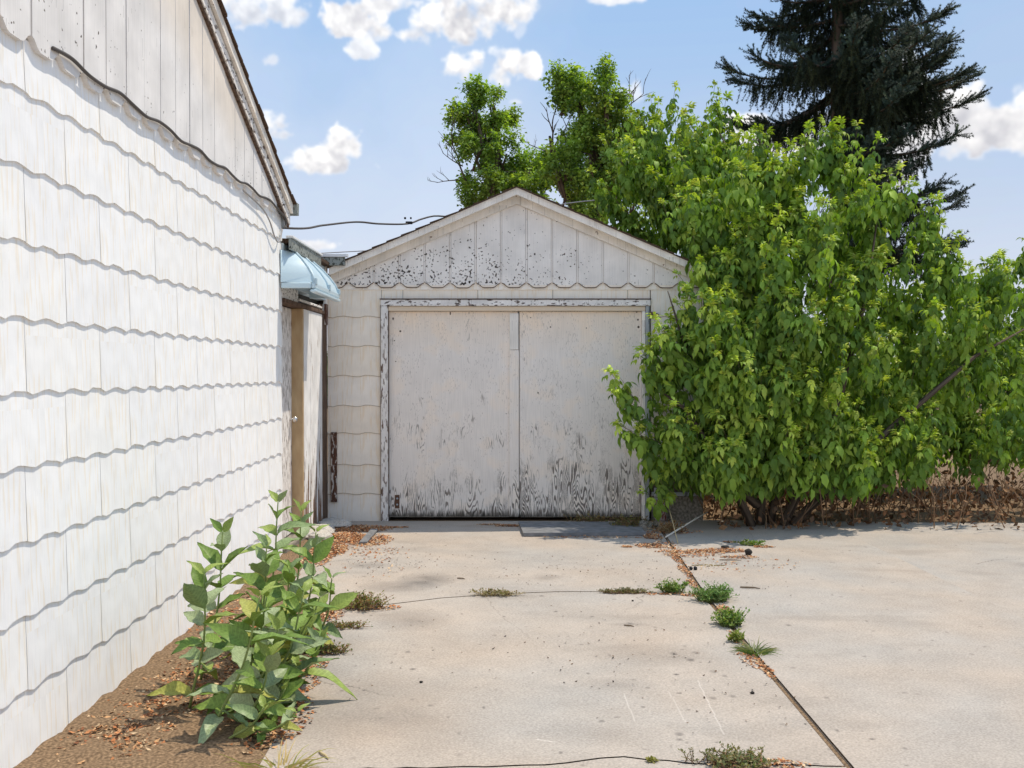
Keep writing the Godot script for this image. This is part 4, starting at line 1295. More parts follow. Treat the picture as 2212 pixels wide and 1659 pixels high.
func make_far_hedge() -> void:   # rough growth that closes the view beyond the yard
	rng.seed = 44
	var spots := []
	for k in 2600:
		var x := rr(-60, 70)
		var top := 2.6 + 1.5 * sin(x * 0.35) + 0.8 * sin(x * 1.1)
		var p := Vector3(x, top * sqrt(rng.randf()), -46.0 + rr(-2.0, 2.0))
		spots.append([Transform3D(Basis(Vector3.UP, rr(0, TAU)).scaled(Vector3.ONE * rr(2.4, 4.2)), p), rng.randi() % 3])
	var o := Node3D.new()
	o.name = "far_hedge"
	add_child(o)
	tag(o, "rough green hedge far beyond the yard, low behind the box elder", "hedge", "", "stuff")
	cloud_of_leaves("foliage", o, spots, clump_mesh(45, 40, 0.2, 0.10), M.far_leaf, [Color(0.16, 0.24, 0.09), Color(0.22, 0.31, 0.10), Color(0.12, 0.19, 0.075)])

func make_spruce() -> void:
	rng.seed = 33
	var foot := Vector3(5.1, 0, -17.0)
	var tree := thing("spruce", "dark blue-green spruce with drooping boughs at the top right", "tree", foot)
	var st := tool(true)
	tube(st, [Vector3.ZERO, Vector3(0.03, 5, 0), Vector3(0, 9, 0), Vector3(0, 11.2, 0)], [0.16, 0.12, 0.06, 0.015], 9)
	# a hanging sprig of needles
	var r := RandomNumberGenerator.new()
	r.seed = 4
	var ns := tool()
	for k in 70:
		var z := r.randf_range(0.0, 0.26)
		var a := r.randf_range(0, TAU)
		var out := Vector3(cos(a), sin(a), 0.55)
		ns.set_color(Color.WHITE * r.randf_range(0.7, 1.3))
		var s := out.cross(Vector3.BACK).normalized() * 0.0065
		var b := Vector3(0, 0, z)
		face(ns, [b - s, b + s, b + out * r.randf_range(0.028, 0.042)], [Vector2.ZERO, Vector2.ZERO, Vector2.ZERO])
	ns.set_color(Color(0.9, 0.6, 0.4))
	face(ns, [Vector3(-0.005, 0, 0), Vector3(0.005, 0, 0), Vector3(0, 0, 0.26)], [Vector2.ZERO, Vector2.ZERO, Vector2.ZERO])
	var needles := []
	var bough := func(h: float, az: float, len_: float) -> void:
		var pts := []
		var dir := Vector3(cos(az), 0, sin(az))
		for k in 9:
			var t := k / 8.0
			pts.append(Vector3(0, h, 0) + dir * len_ * t + Vector3(0, len_ * (-0.30 * t + 0.28 * t * t * t), 0))
		branching(st, pts, 0.035, 0.006)
		var n := int(len_ * 70)
		for k in n:
			var t := pow(rng.randf(), 0.7)
			var i := mini(7, int(t * 8))
			var p: Vector3 = pts[i].lerp(pts[i + 1], t * 8 - i)
			var side := dir.cross(Vector3.UP) * (1.0 if rng.randf() < 0.5 else -1.0)
			if t > 0.8 or rng.randf() < 0.25:
				var f := (dir * rr(0.4, 1.0) + side * rr(0.0, 0.9) + Vector3(0, rr(-0.1, 0.7), 0)).normalized()
				needles.append([Transform3D(aim(f, Vector3.UP).scaled(Vector3.ONE * rr(0.6, 1.0)), p), rng.randi() % 3])
			else:
				var q := p + side * rr(0, 0.12) * (1.0 - t * 0.5)
				var drop := int(rr(1, 1.0 + 3.2 * (1.0 - 0.6 * t)))
				for j in drop:
					var f := (Vector3.DOWN + dir * rr(-0.3, 0.6) + side * rr(-0.3, 0.6)).normalized()
					needles.append([Transform3D(aim(f, dir).scaled(Vector3(rr(0.8, 1.1), rr(0.8, 1.1), rr(0.7, 1.05))), q), rng.randi() % 3])
					q += f * 0.17
	bough.call(6.25, PI - 0.05, 1.75)
	bough.call(6.2, PI + 0.25, 1.6)
	bough.call(6.35, PI - 0.3, 1.5)
	bough.call(7.0, PI + 0.05, 1.1)
	bough.call(7.35, PI - 0.15, 1.15)
	bough.call(7.7, PI + 0.1, 1.0)
	for k in 84:
		var h := rr(5.6, 11.0)
		var az := rr(PI * 1.15, PI * 2.8)
		bough.call(h, az, (11.6 - h) * 0.31 + 0.2)
	for k in 44: bough.call(rr(3.4, 6.4), rr(-PI * 0.42, PI * 0.56), rr(1.3, 2.0))
	for k in 14:
		var h := rr(7.8, 11.0)
		bough.call(h, rr(0, TAU), (11.6 - h) * 0.22 + 0.1)
	build("trunk", st, M.bark, tree)
	cloud_of_leaves("needles", tree, needles, done(ns), M.needle, [Color(0.050, 0.080, 0.058), Color(0.038, 0.062, 0.046), Color(0.085, 0.12, 0.075)])
	print("spruce sprigs ", needles.size())

# ------------------------------------------------------------------ milkweed by the house
var milk_leaf := []

func veined() -> ImageTexture:   # paler side veins and a mottled blade
	var w := 64
	var h := 128
	var n := noise(310, 0.06, w, h, 4)
	var data := PackedByteArray()
	data.resize(w * h * 3)
	for y in h:
		for x in w:
			var u := absf(x / 63.0 - 0.5) * 2.0
			var v := fposmod(y / 127.0 * 11.0 - u * 1.6, 1.0)
			var k: float = 0.80 + 0.2 * n[y * w + x] / 255.0 + 0.16 * smoothstep(0.14, 0.0, minf(v, 1.0 - v)) - 0.12 * smoothstep(0.9, 1.0, u)
			lay(data, (y * w + x) * 3, Vector3(k, k, k * 0.98))
	return texture(w, h, data)

func milkweed_leaf(kind: int) -> ArrayMesh:
	var r := RandomNumberGenerator.new()
	r.seed = 300 + kind
	var st := tool(true)
	var len_ := 0.165
	var wide := 0.080 * r.randf_range(0.85, 1.15)
	var bend := r.randf_range(-0.3, 0.9)
	var wave := r.randf_range(0.03, 0.09)
	var rows := []
	var ts := [0.0, 0.08, 0.2, 0.35, 0.5, 0.65, 0.8, 0.92, 1.0]
	for i in ts.size():
		var t: float = ts[i]
		var w := wide * 0.5 * (sin(PI * pow(t, 0.75)) * 0.95 + 0.05 * (1.0 - t)) * (1.0 + 0.07 * sin(i * 2.1 + kind))
		var y := -bend * len_ * t * t
		var z := len_ * t
		var fold := 0.45
		rows.append([Vector3(-w, y + w * fold + wave * wide * sin(i * 1.9), z), Vector3(-w * 0.10 - 0.0008, y, z), Vector3(w * 0.10 + 0.0008, y, z), Vector3(w, y + w * fold + wave * wide * cos(i * 2.3 + kind), z)])
	var top := Color(1, 1, 1)
	var rib := Color(2.6, 2.1, 3.0)
	var under := Color(1.9, 1.6, 2.6)
	for i in rows.size() - 1:
		for s in 3:
			var f := [rows[i][s], rows[i][s + 1], rows[i + 1][s + 1], rows[i + 1][s]]
			var us := [0.0, 0.45, 0.55, 1.0]
			var uv := [Vector2(us[s], ts[i]), Vector2(us[s + 1], ts[i]), Vector2(us[s + 1], ts[i + 1]), Vector2(us[s], ts[i + 1])]
			st.set_color(rib if s == 1 else top)
			face(st, [f[3], f[2], f[1], f[0]], [uv[3], uv[2], uv[1], uv[0]])
			st.set_color(under)
			var g := []
			for q in f: g.append(q - Vector3(0, 0.0007, 0))
			face(st, g, uv)
	return done(st)

func milkweed(foot: Vector3, tip: Vector3, n: int, label: String, big := 1.0) -> void:
	var plant := thing("milkweed", label, "weed", foot, "milkweed stalks along the house wall")
	var st := tool(true)
	var top := tip - foot
	var pts := []
	for k in 7:
		var t := k / 6.0
		pts.append(top * t + Vector3(sin(t * 3.0) * 0.03, 0.0, cos(t * 2.0) * 0.02 - 0.02 * (1.0 - t)) * (t * (1.0 - t) * 4.0))
	tube(st, pts, [0.007, 0.006, 0.006, 0.005, 0.004, 0.004, 0.003], 6)
	build("stem", st, M.green_stem, plant)
	var tones: Array = M.milk
	var turn := rr(0, TAU)
	var len_ := top.length()
	for k in n:
		var t := lerpf(0.12, 1.0, float(k) / (n - 1))
		var i := mini(5, int(t * 6))
		var p: Vector3 = pts[i].lerp(pts[i + 1], t * 6 - i)
		for s in 2:
			if t < 0.3 and rng.randf() < 0.35: continue
			var out := Vector3(cos(turn + s * PI), 0, sin(turn + s * PI))
			var lift := lerpf(0.15, 1.5, smoothstep(0.35, 1.0, t)) + rr(-0.25, 0.35)
			var f := (out + Vector3.UP * lift).normalized()
			var size := big * lerpf(1.05, 0.5, smoothstep(0.72, 1.0, t)) * rr(0.8, 1.15)
			var o := put("leaf", milk_leaf[rng.randi() % milk_leaf.size()], tones[2 if t > 0.9 and rng.randf() < 0.7 else [0, 0, 1, 1, 2, 3, 3, 4, 4, 5][rng.randi() % 10]], plant)
			o.transform = Transform3D(aim(f, Vector3.UP * 0.8 + out * -0.3 + Vector3(rr(-0.6, 0.6), 0, rr(-0.1, 1.1))).scaled(Vector3.ONE * size), p + out * 0.005)
		turn += PI / 2 + rr(-0.35, 0.35)

func make_milkweed() -> void:
	rng.seed = 50
	for k in 6: milk_leaf.append(milkweed_leaf(k))
	M.milk = []
	var vt := veined()
	for c in [Color(0.310, 0.460, 0.103), Color(0.241, 0.380, 0.086), Color(0.414, 0.529, 0.138), Color(0.460, 0.564, 0.322), Color(0.356, 0.483, 0.230), Color(0.529, 0.540, 0.138)]:
		var m := leafy(c, 0.75, 0.42)
		m.backlight = Color(0.7, 0.75, 0.4)
		m.albedo_texture = vt
		M.milk.append(m)
	milkweed(Vector3(-1.33, 0, -5.6), at(600, 1085, 5.45), 9, "tallest milkweed stalk, its top leaves against the white shingles", 1.0)
	milkweed(Vector3(-1.22, 0, -5.75), at(650, 1105, 5.75), 9, "milkweed stalk whose tip stands before the tan door jamb")
	milkweed(Vector3(-1.12, 0, -5.5), at(682, 1150, 5.5), 8, "milkweed stalk leaning right beside the orange litter", 0.95)
	milkweed(Vector3(-1.10, 0, -5.15), at(690, 1290, 5.0), 5, "short milkweed with upright leaves at the slab's left edge", 0.95)
	milkweed(Vector3(-1.18, 0, -5.2), at(625, 1230, 5.05), 7, "bushy milkweed at the middle of the clump", 1.0)
	milkweed(Vector3(-1.14, 0, -4.85), at(660, 1350, 4.75), 6, "low milkweed reaching sideways over the concrete", 1.05)
	milkweed(Vector3(-1.22, 0, -4.7), at(575, 1290, 4.6), 7, "front milkweed with large pale leaves", 1.0)
	milkweed(Vector3(-1.08, 0, -4.42), at(615, 1490, 4.4), 4, "thin small milkweed low at the bed's front edge", 0.7)
	milkweed(Vector3(-1.02, 0, -4.25), at(640, 1540, 4.25), 4, "slender seedling milkweed leaning over its shadow on the slab", 0.55)
	milkweed(Vector3(-1.30, 0, -5.3), at(575, 1180, 5.15), 8, "milkweed just left of the bushy one, its tip below the tallest stalk's leaves")
	milkweed(Vector3(-1.16, 0, -5.0), at(640, 1300, 4.95), 6, "milkweed with crowded leaves between the bushy one and the low one", 1.1)
	milkweed(Vector3(-1.24, 0, -4.9), at(590, 1390, 4.7), 5, "short broad milkweed behind the front one", 1.1)
	milkweed(Vector3(-1.10, 0, -4.6), at(640, 1440, 4.55), 4, "low milkweed with two wavy leaves out over the slab's edge", 1.05)
	milkweed(Vector3(-1.04, 0, -5.6), at(716, 1250, 5.5), 5, "milkweed farthest out over the slab, a pointed leaf standing against the concrete", 0.9)
	milkweed(Vector3(-1.02, 0, -4.75), at(690, 1385, 4.65), 4, "milkweed with one long leaf lying out to the right over the spurge", 1.0)
	milkweed(Vector3(-1.10, 0, -4.35), at(580, 1420, 4.3), 5, "milkweed at the front of the bed above the yellow grass", 0.9)
	milkweed(Vector3(-1.12, 0, -4.2), at(570, 1530, 4.15), 4, "small milkweed nearest the yellow grass", 0.7)
	milkweed(Vector3(-1.16, 0, -4.5), at(600, 1360, 4.4), 6, "pale milkweed at the front of the clump, low beside the slab", 1.0)
	milkweed(Vector3(-1.20, 0, -4.3), at(560, 1290, 4.2), 6, "pale leaning milkweed at the clump's front left", 1.0)
	milkweed(Vector3(-1.08, 0, -4.65), at(655, 1280, 4.6), 6, "upright milkweed directly behind the long sideways leaf", 0.95)
	milkweed(Vector3(-1.45, 0, -5.0), at(480, 1150, 4.9), 8, "milkweed close to the wall, left of the tallest stalk")
	milkweed(Vector3(-1.38, 0, -4.6), at(440, 1240, 4.5), 8, "milkweed at the left end of the bed, fanning wide")

# ------------------------------------------------------------------ weeds in the joints
func weed(called: String, label: String, category: String, x: float, y: float, wide: float, tall: float, deep: float, n: int, tones: Array, leaf: float, stems: Material, group := "") -> void:
	var c := on_ground(x, y)
	var d := -c.z
	var plant := thing(called, label, category, c, group)
	var sx := wide * d / F * 0.5
	var h := tall * d / F * 0.84
	var st := tool(true)
	var lf := tool()
	for k in n * 2:
		var a := rr(0, TAU)
		var qa := rr(0, TAU)
		var qr := sqrt(rng.randf()) * 0.72
		var q := Vector3(cos(qa) * sx * qr, 0, sin(qa) * deep * qr)
		var out := Vector3(cos(a) * minf(sx, 0.14) * rr(0.2, 0.8), h * rr(0.2, 1.0) * (1.0 - 0.5 * qr), sin(a) * deep * rr(0.2, 0.7))
		var e := q + out
		var m := q.lerp(e, 0.5) + Vector3(0, h * 0.12, 0)
		tube(st, [q, m, e], [0.0022, 0.0016, 0.001], 3)
		for j in 9:
			var t := rr(0.15, 1.05)
			var p := q.lerp(m, t * 2) if t < 0.5 else m.lerp(e, t * 2 - 1)
			var f := Vector3(rr(-1, 1), rr(-0.2, 1.0), rr(-1, 1)).normalized()
			var c2: Color = tones[rng.randi() % tones.size()]
			lf.set_color(c2 * rr(0.75, 1.25))
			var b := aim(f, Vector3(rr(-0.5, 0.5), 1, rr(-0.5, 0.5)))
			var l := leaf * rr(0.6, 1.3)
			face(lf, [p, p + b * Vector3(l * 0.28, 0, l * 0.5), p + b * Vector3(0, l * 0.1, l), p + b * Vector3(-l * 0.28, 0, l * 0.5)], [Vector2.ZERO, Vector2.ZERO, Vector2.ZERO, Vector2.ZERO])
	build("stems", st, stems, plant)
	build("foliage", lf, M.leaf, plant).set_meta("kind", "stuff")

func tuft(called: String, label: String, x: float, y: float, wide: float, tall: float, deep: float, n: int, tones: Array, lay_: float) -> void:   # blades of grass
	var c := on_ground(x, y)
	var d := -c.z
	var plant := thing(called, label, "grass", c)
	var sx := wide * d / F * 0.5
	var h := tall * d / F
	var lf := tool()
	for k in n:
		var a := rr(0, TAU)
		var q := Vector3(cos(a) * sx * sqrt(rng.randf()) * 0.6, 0, sin(a) * deep * sqrt(rng.randf()) * 0.6)
		var dir := Vector3(cos(a) * lay_ + rr(-0.3, 0.3), rr(0.3, 1.0), sin(a) * lay_ * 0.6 + rr(-0.2, 0.2)).normalized()
		var side := dir.cross(Vector3(rr(-0.3, 0.3), 0.2, 1)).normalized() * rr(0.002, 0.0045)
		lf.set_color(tones[rng.randi() % tones.size()] * rr(0.8, 1.2))
		var prev := q
		var len_ := h * rr(0.6, 1.35)
		for j in 4:
			var nx := prev + dir * len_ / 4
			nx.y = maxf(nx.y, 0.004)
			var w0 := side * (1.0 - j / 4.0)
			var w1 := side * (1.0 - (j + 1) / 4.0)
			face(lf, [prev - w0, prev + w0, nx + w1, nx - w1], [Vector2.ZERO, Vector2.ZERO, Vector2.ZERO, Vector2.ZERO])
			prev = nx
			dir = (dir + Vector3(0, -0.33 * rr(0.5, 1.4), 0)).normalized()
	build("blades", lf, M.leaf, plant).set_meta("kind", "stuff")

func make_weeds() -> void:
	rng.seed = 70
	var olive := [Color(0.20, 0.22, 0.06), Color(0.28, 0.26, 0.09), Color(0.30, 0.16, 0.07), Color(0.14, 0.18, 0.05)]
	var dry := [Color(0.34, 0.24, 0.12), Color(0.26, 0.16, 0.08), Color(0.30, 0.28, 0.12), Color(0.18, 0.18, 0.07)]
	var fresh := [Color(0.16, 0.28, 0.05), Color(0.24, 0.34, 0.07), Color(0.10, 0.20, 0.04), Color(0.34, 0.38, 0.12)]
	var mat_ := [Color(0.16, 0.17, 0.06), Color(0.22, 0.20, 0.08), Color(0.12, 0.14, 0.05)]
	var grassy := [Color(0.10, 0.22, 0.05), Color(0.15, 0.28, 0.07), Color(0.20, 0.32, 0.10)]
	weed("spurge_weed", "bushy olive spurge with reddish stems at the cross joint's left end", "weed", 782, 1315, 115, 50, 0.12, 70, olive, 0.016, M.dead)
	weed("spurge_weed", "sprawling thin spurge on the slab edge, below the bushy one", "weed", 735, 1358, 120, 22, 0.07, 26, olive, 0.014, M.dead)
	weed("spurge_weed", "olive spurge mat at the slab edge, nearest the milkweed", "weed", 705, 1412, 105, 30, 0.10, 42, olive, 0.014, M.dead)
	weed("dry_weed", "dry brown weed lying along the middle of the cross joint", "weed", 1072, 1288, 125, 24, 0.05, 38, dry, 0.014, M.straw)
	weed("mat_weed", "long flat olive weed mat filling the cross joint", "weed", 1352, 1282, 150, 14, 0.05, 54, mat_, 0.012, M.dead)
	weed("green_weed", "small bright green weed with upright leaves by the joint corner", "weed", 1456, 1281, 66, 44, 0.07, 34, fresh, 0.022, M.green_stem)
	weed("feathery_weed", "feathery dark green weed at the corner of the two joints", "weed", 1540, 1298, 92, 52, 0.12, 110, grassy, 0.016, M.green_stem)
	weed("yellowing_weed", "yellow-green leafy weed in the long joint, below the feathery one", "weed", 1578, 1352, 68, 54, 0.10, 60, fresh, 0.020, M.green_stem)
	weed("yellowing_weed", "thin yellow sprig in the long joint above the grass tuft", "weed", 1593, 1388, 34, 34, 0.04, 14, [Color(0.32, 0.34, 0.08), Color(0.22, 0.28, 0.06)], 0.020, M.green_stem)
	tuft("grass_tuft", "fine spreading grass tuft in the long joint at the right edge", 1632, 1412, 80, 36, 0.12, 130, [Color(0.14, 0.22, 0.07), Color(0.22, 0.27, 0.11), Color(0.30, 0.30, 0.15)], 0.9)
	weed("corner_weed", "sprawling grey-green weed at the bottom right of the driveway", "weed", 1596, 1655, 150, 40, 0.10, 60, [Color(0.16, 0.19, 0.08), Color(0.24, 0.25, 0.12), Color(0.30, 0.24, 0.12)], 0.016, M.dead)
	weed("corner_weed", "thin forked sprig left of the grey-green corner weed", "weed", 1510, 1648, 90, 46, 0.03, 7, [Color(0.2, 0.2, 0.1)], 0.012, M.dead)
	weed("crack_weed", "tiny yellow weed growing in the bottom crack", "weed", 1409, 1649, 22, 12, 0.02, 9, [Color(0.35, 0.33, 0.10)], 0.012, M.straw)
	tuft("yellow_grass", "yellowing grass blades sprawling at the bottom left corner", 600, 1672, 190, 80, 0.18, 60, [Color(0.46, 0.42, 0.14), Color(0.54, 0.42, 0.20), Color(0.36, 0.36, 0.10), Color(0.5, 0.36, 0.18)], 1.3)
	weed("dry_weed", "dead brown weed against the foot of the right door leaf", "weed", 1272, 1132, 120, 34, 0.08, 36, dry, 0.02, M.dead)
	weed("dry_weed", "dark green-brown weed heap at the right door corner", "weed", 1362, 1142, 100, 42, 0.14, 60, mat_ + dry, 0.022, M.dead)
	weed("dry_weed", "brown dead stems right of the grey fluff heap", "weed", 1448, 1150, 80, 34, 0.12, 40, [Color(0.30, 0.15, 0.07), Color(0.24, 0.13, 0.07), Color(0.36, 0.24, 0.12)], 0.022, M.straw)
	weed("green_weed", "pale green weed at the shaded right edge of the slab", "weed", 1622, 1178, 60, 16, 0.08, 26, fresh, 0.02, M.green_stem)
	tuft("flattened_straw", "flat strip of dry straw on the right slab", 1530, 1223, 110, 6, 0.05, 70, [Color(0.42, 0.32, 0.15), Color(0.36, 0.25, 0.11)], 2.5)
	rng.seed = 71
	var fluff := thing("fluff_heap", "grey-green clump of cottony fluff beside the door corner", "debris", on_ground(1410, 1143))
	var st := tool(true)
	for k in 9: blob(st, Vector3(rr(-0.11, 0.11), rr(0.0, 0.05), rr(-0.06, 0.06)), Vector3(rr(0.04, 0.09), rr(0.02, 0.05), rr(0.03, 0.06)), k, 0.5)
	build("fluff", st, M.old_concrete, fluff)
	# dead stuff under the box elder
	var brush := thing("dead_brush", "tangle of dead brown stems and vines under the box elder", "brush", Vector3(2.3, 0, -10.1))
	st = tool(true)
	for k in 320:
		var p := Vector3(rr(-0.4, 4.0), rr(0.0, 0.05), rr(-2.4, 0.3))
		var q := p + Vector3(rr(-0.3, 0.3), rr(0.15, 0.5), rr(-0.2, 0.2))
		tube(st, [p, p.lerp(q, 0.5) + Vector3(rr(-0.06, 0.06), rr(0, 0.1), 0), q], [0.006, 0.004, 0.002], 4)
	build("stems", st, M.dead, brush)
	st = tool()
	for k in 2600:
		var p := Vector3(rr(-0.45, 4.2), rr(0.0, 0.55) * rng.randf(), rr(-2.6, 0.26))
		var b := aim(in_ball() + Vector3(0, -0.4, 0), in_ball())
		var l := rr(0.04, 0.09)
		st.set_color([Color(0.20, 0.10, 0.05), Color(0.28, 0.16, 0.08), Color(0.13, 0.08, 0.05)][k % 3])
		face(st, [p, p + b * Vector3(l * 0.3, 0, l * 0.5), p + b * Vector3(0, l * 0.2, l), p + b * Vector3(-l * 0.3, 0, l * 0.5)], [Vector2.ZERO, Vector2.ZERO, Vector2.ZERO, Vector2.ZERO])
	build("dead_leaves", st, M.litter, brush).set_meta("kind", "stuff")

# ------------------------------------------------------------------ litter and small things
func litter(called: String, label: String, spots: Array, tones: Array, size: float) -> void:   # spots: x, y, half sizes across and in depth (m), count
	var st := tool()
	st.set_color(Color.WHITE)
	face(st, [Vector3(-0.32, 0, 0), Vector3(0, 0.12, -0.5), Vector3(0.32, 0, 0)], [Vector2.ZERO, Vector2.ZERO, Vector2.ZERO])
	face(st, [Vector3(0.32, 0, 0), Vector3(0, 0.1, 0.5), Vector3(-0.32, 0, 0)], [Vector2.ZERO, Vector2.ZERO, Vector2.ZERO])
	var flake := done(st)
	var all := []
	for s in spots:
		var c := on_ground(s[0], s[1])
		for k in s[4]:
			var v := in_ball()
			var p := c + Vector3(v.x * s[2], rr(0.002, 0.006 + (0.022 * (1.0 - v.length()) if s[4] > 150 else 0.0)), v.z * s[3])
			var b := Basis(Vector3.UP, rr(0, TAU)) * Basis(Vector3.RIGHT, rr(-0.5, 0.5)) * Basis(Vector3.BACK, rr(-0.4, 0.4))
			all.append([Transform3D(b.scaled(Vector3.ONE * size * rr(0.6, 1.5)), p), rng.randi() % tones.size()])
	var mm := MultiMesh.new()
	mm.transform_format = MultiMesh.TRANSFORM_3D
	mm.use_colors = true
	mm.mesh = flake
	mm.instance_count = all.size()
	for i in all.size():
		mm.set_instance_transform(i, all[i][0])
		mm.set_instance_color(i, tones[all[i][1]] * rr(0.75, 1.25))
	var o := MultiMeshInstance3D.new()
	o.name = numbered(called)
	o.multimesh = mm
	o.material_override = M.litter
	add_child(o)
	tag(o, label, "litter", "", "stuff")

func make_litter() -> void:
	rng.seed = 90
	var rusty := [Color(0.46, 0.20, 0.085), Color(0.38, 0.15, 0.06), Color(0.55, 0.32, 0.16), Color(0.24, 0.10, 0.05), Color(0.62, 0.45, 0.28)]
	litter("leaf_litter", "rusty brown leaf litter drifted along the house wall and doorstep", [[770, 1143, 0.34, 0.24, 1500], [735, 1163, 0.24, 0.34, 1500], [705, 1190, 0.18, 0.40, 1500], [680, 1212, 0.12, 0.35, 500], [800, 1168, 0.2, 0.38, 800], [850, 1140, 0.15, 0.06, 150], [780, 1190, 0.35, 0.3, 110], [830, 1200, 0.3, 0.4, 60],
		[700, 1330, 0.12, 0.22, 350], [740, 1312, 0.13, 0.07, 420], [680, 1365, 0.12, 0.2, 380], [660, 1400, 0.12, 0.25, 420], [650, 1440, 0.13, 0.2, 420], [600, 1480, 0.2, 0.4, 900], [570, 1560, 0.2, 0.4, 800], [540, 1400, 0.3, 0.7, 1200], [420, 1480, 0.3, 0.8, 1500], [300, 1560, 0.25, 0.6, 900], [480, 1330, 0.25, 0.8, 900], [830, 1315, 0.1, 0.08, 60], [770, 1230, 0.5, 0.6, 60]], rusty, 0.021)
	litter("leaf_litter", "orange-brown leaf litter by the step and along the right joint", [[1410, 1160, 0.09, 0.2, 340], [1405, 1180, 0.13, 0.13, 320], [1355, 1182, 0.05, 0.05, 90], [1440, 1180, 0.12, 0.3, 160], [1520, 1193, 0.4, 0.09, 620], [1560, 1190, 0.22, 0.1, 260], [1490, 1200, 0.25, 0.12, 200], [1600, 1205, 0.16, 0.07, 160], [1580, 1172, 0.08, 0.05, 90], [1650, 1182, 0.1, 0.06, 110], [1460, 1205, 0.04, 0.3, 160], [1480, 1235, 0.035, 0.3, 160], [1495, 1262, 0.035, 0.2, 120],
		[1100, 1137, 0.14, 0.06, 260], [1060, 1134, 0.15, 0.04, 140], [1300, 1162, 0.55, 0.03, 160], [1515, 1288, 0.12, 0.08, 120], [1565, 1318, 0.05, 0.14, 130], [1450, 1285, 0.2, 0.03, 60], [1620, 1425, 0.05, 0.2, 90], [1655, 1448, 0.03, 0.2, 90], [1590, 1380, 0.03, 0.2, 60], [1640, 1656, 0.2, 0.05, 160], [1350, 1135, 0.4, 0.1, 300], [1450, 1150, 0.3, 0.15, 300], [1600, 1220, 0.5, 0.4, 120]], rusty, 0.019)
	litter("seed_specks", "scattered dark seeds and crumbs across the driveway", [[1000, 1240, 1.6, 1.0, 130], [1300, 1230, 1.0, 0.9, 110], [850, 1215, 0.4, 0.5, 90], [1100, 1400, 1.1, 1.2, 70], [1400, 1420, 0.6, 1.2, 70], [1560, 1500, 0.4, 1.0, 30], [1550, 1260, 0.5, 1.0, 60]], [Color(0.10, 0.07, 0.05), Color(0.16, 0.10, 0.06), Color(0.06, 0.05, 0.045)], 0.012)

func stick(called: String, label: String, category: String, a: Vector3, b: Vector3, r: float, m: Material, group := "") -> void:
	var o := thing(called, label, category, a, group)
	var st := tool(true)
	var v := b - a
	tube(st, [Vector3(0, r, 0), v * 0.35 + Vector3(0, r * 1.5, r), v * 0.7 + Vector3(0, r * 1.4, -r), v + Vector3(0, r, 0)], [r * 0.8, r, r * 0.9, r * 0.5], 6)
	build("stick", st, m, o)

func pebble(called: String, label: String, category: String, p: Vector3, r: Vector3, seed_: int, m: Material, n := 1) -> void:
	var o := thing(called, label, category, p)
	for k in n:
		var st := tool(true)
		blob(st, Vector3((k - (n - 1) * 0.5) * r.x * 2.1, r.y * 0.9, 0), r, seed_ + k, 0.22)
		build("stone" if n == 1 else "berry", st, m, o)

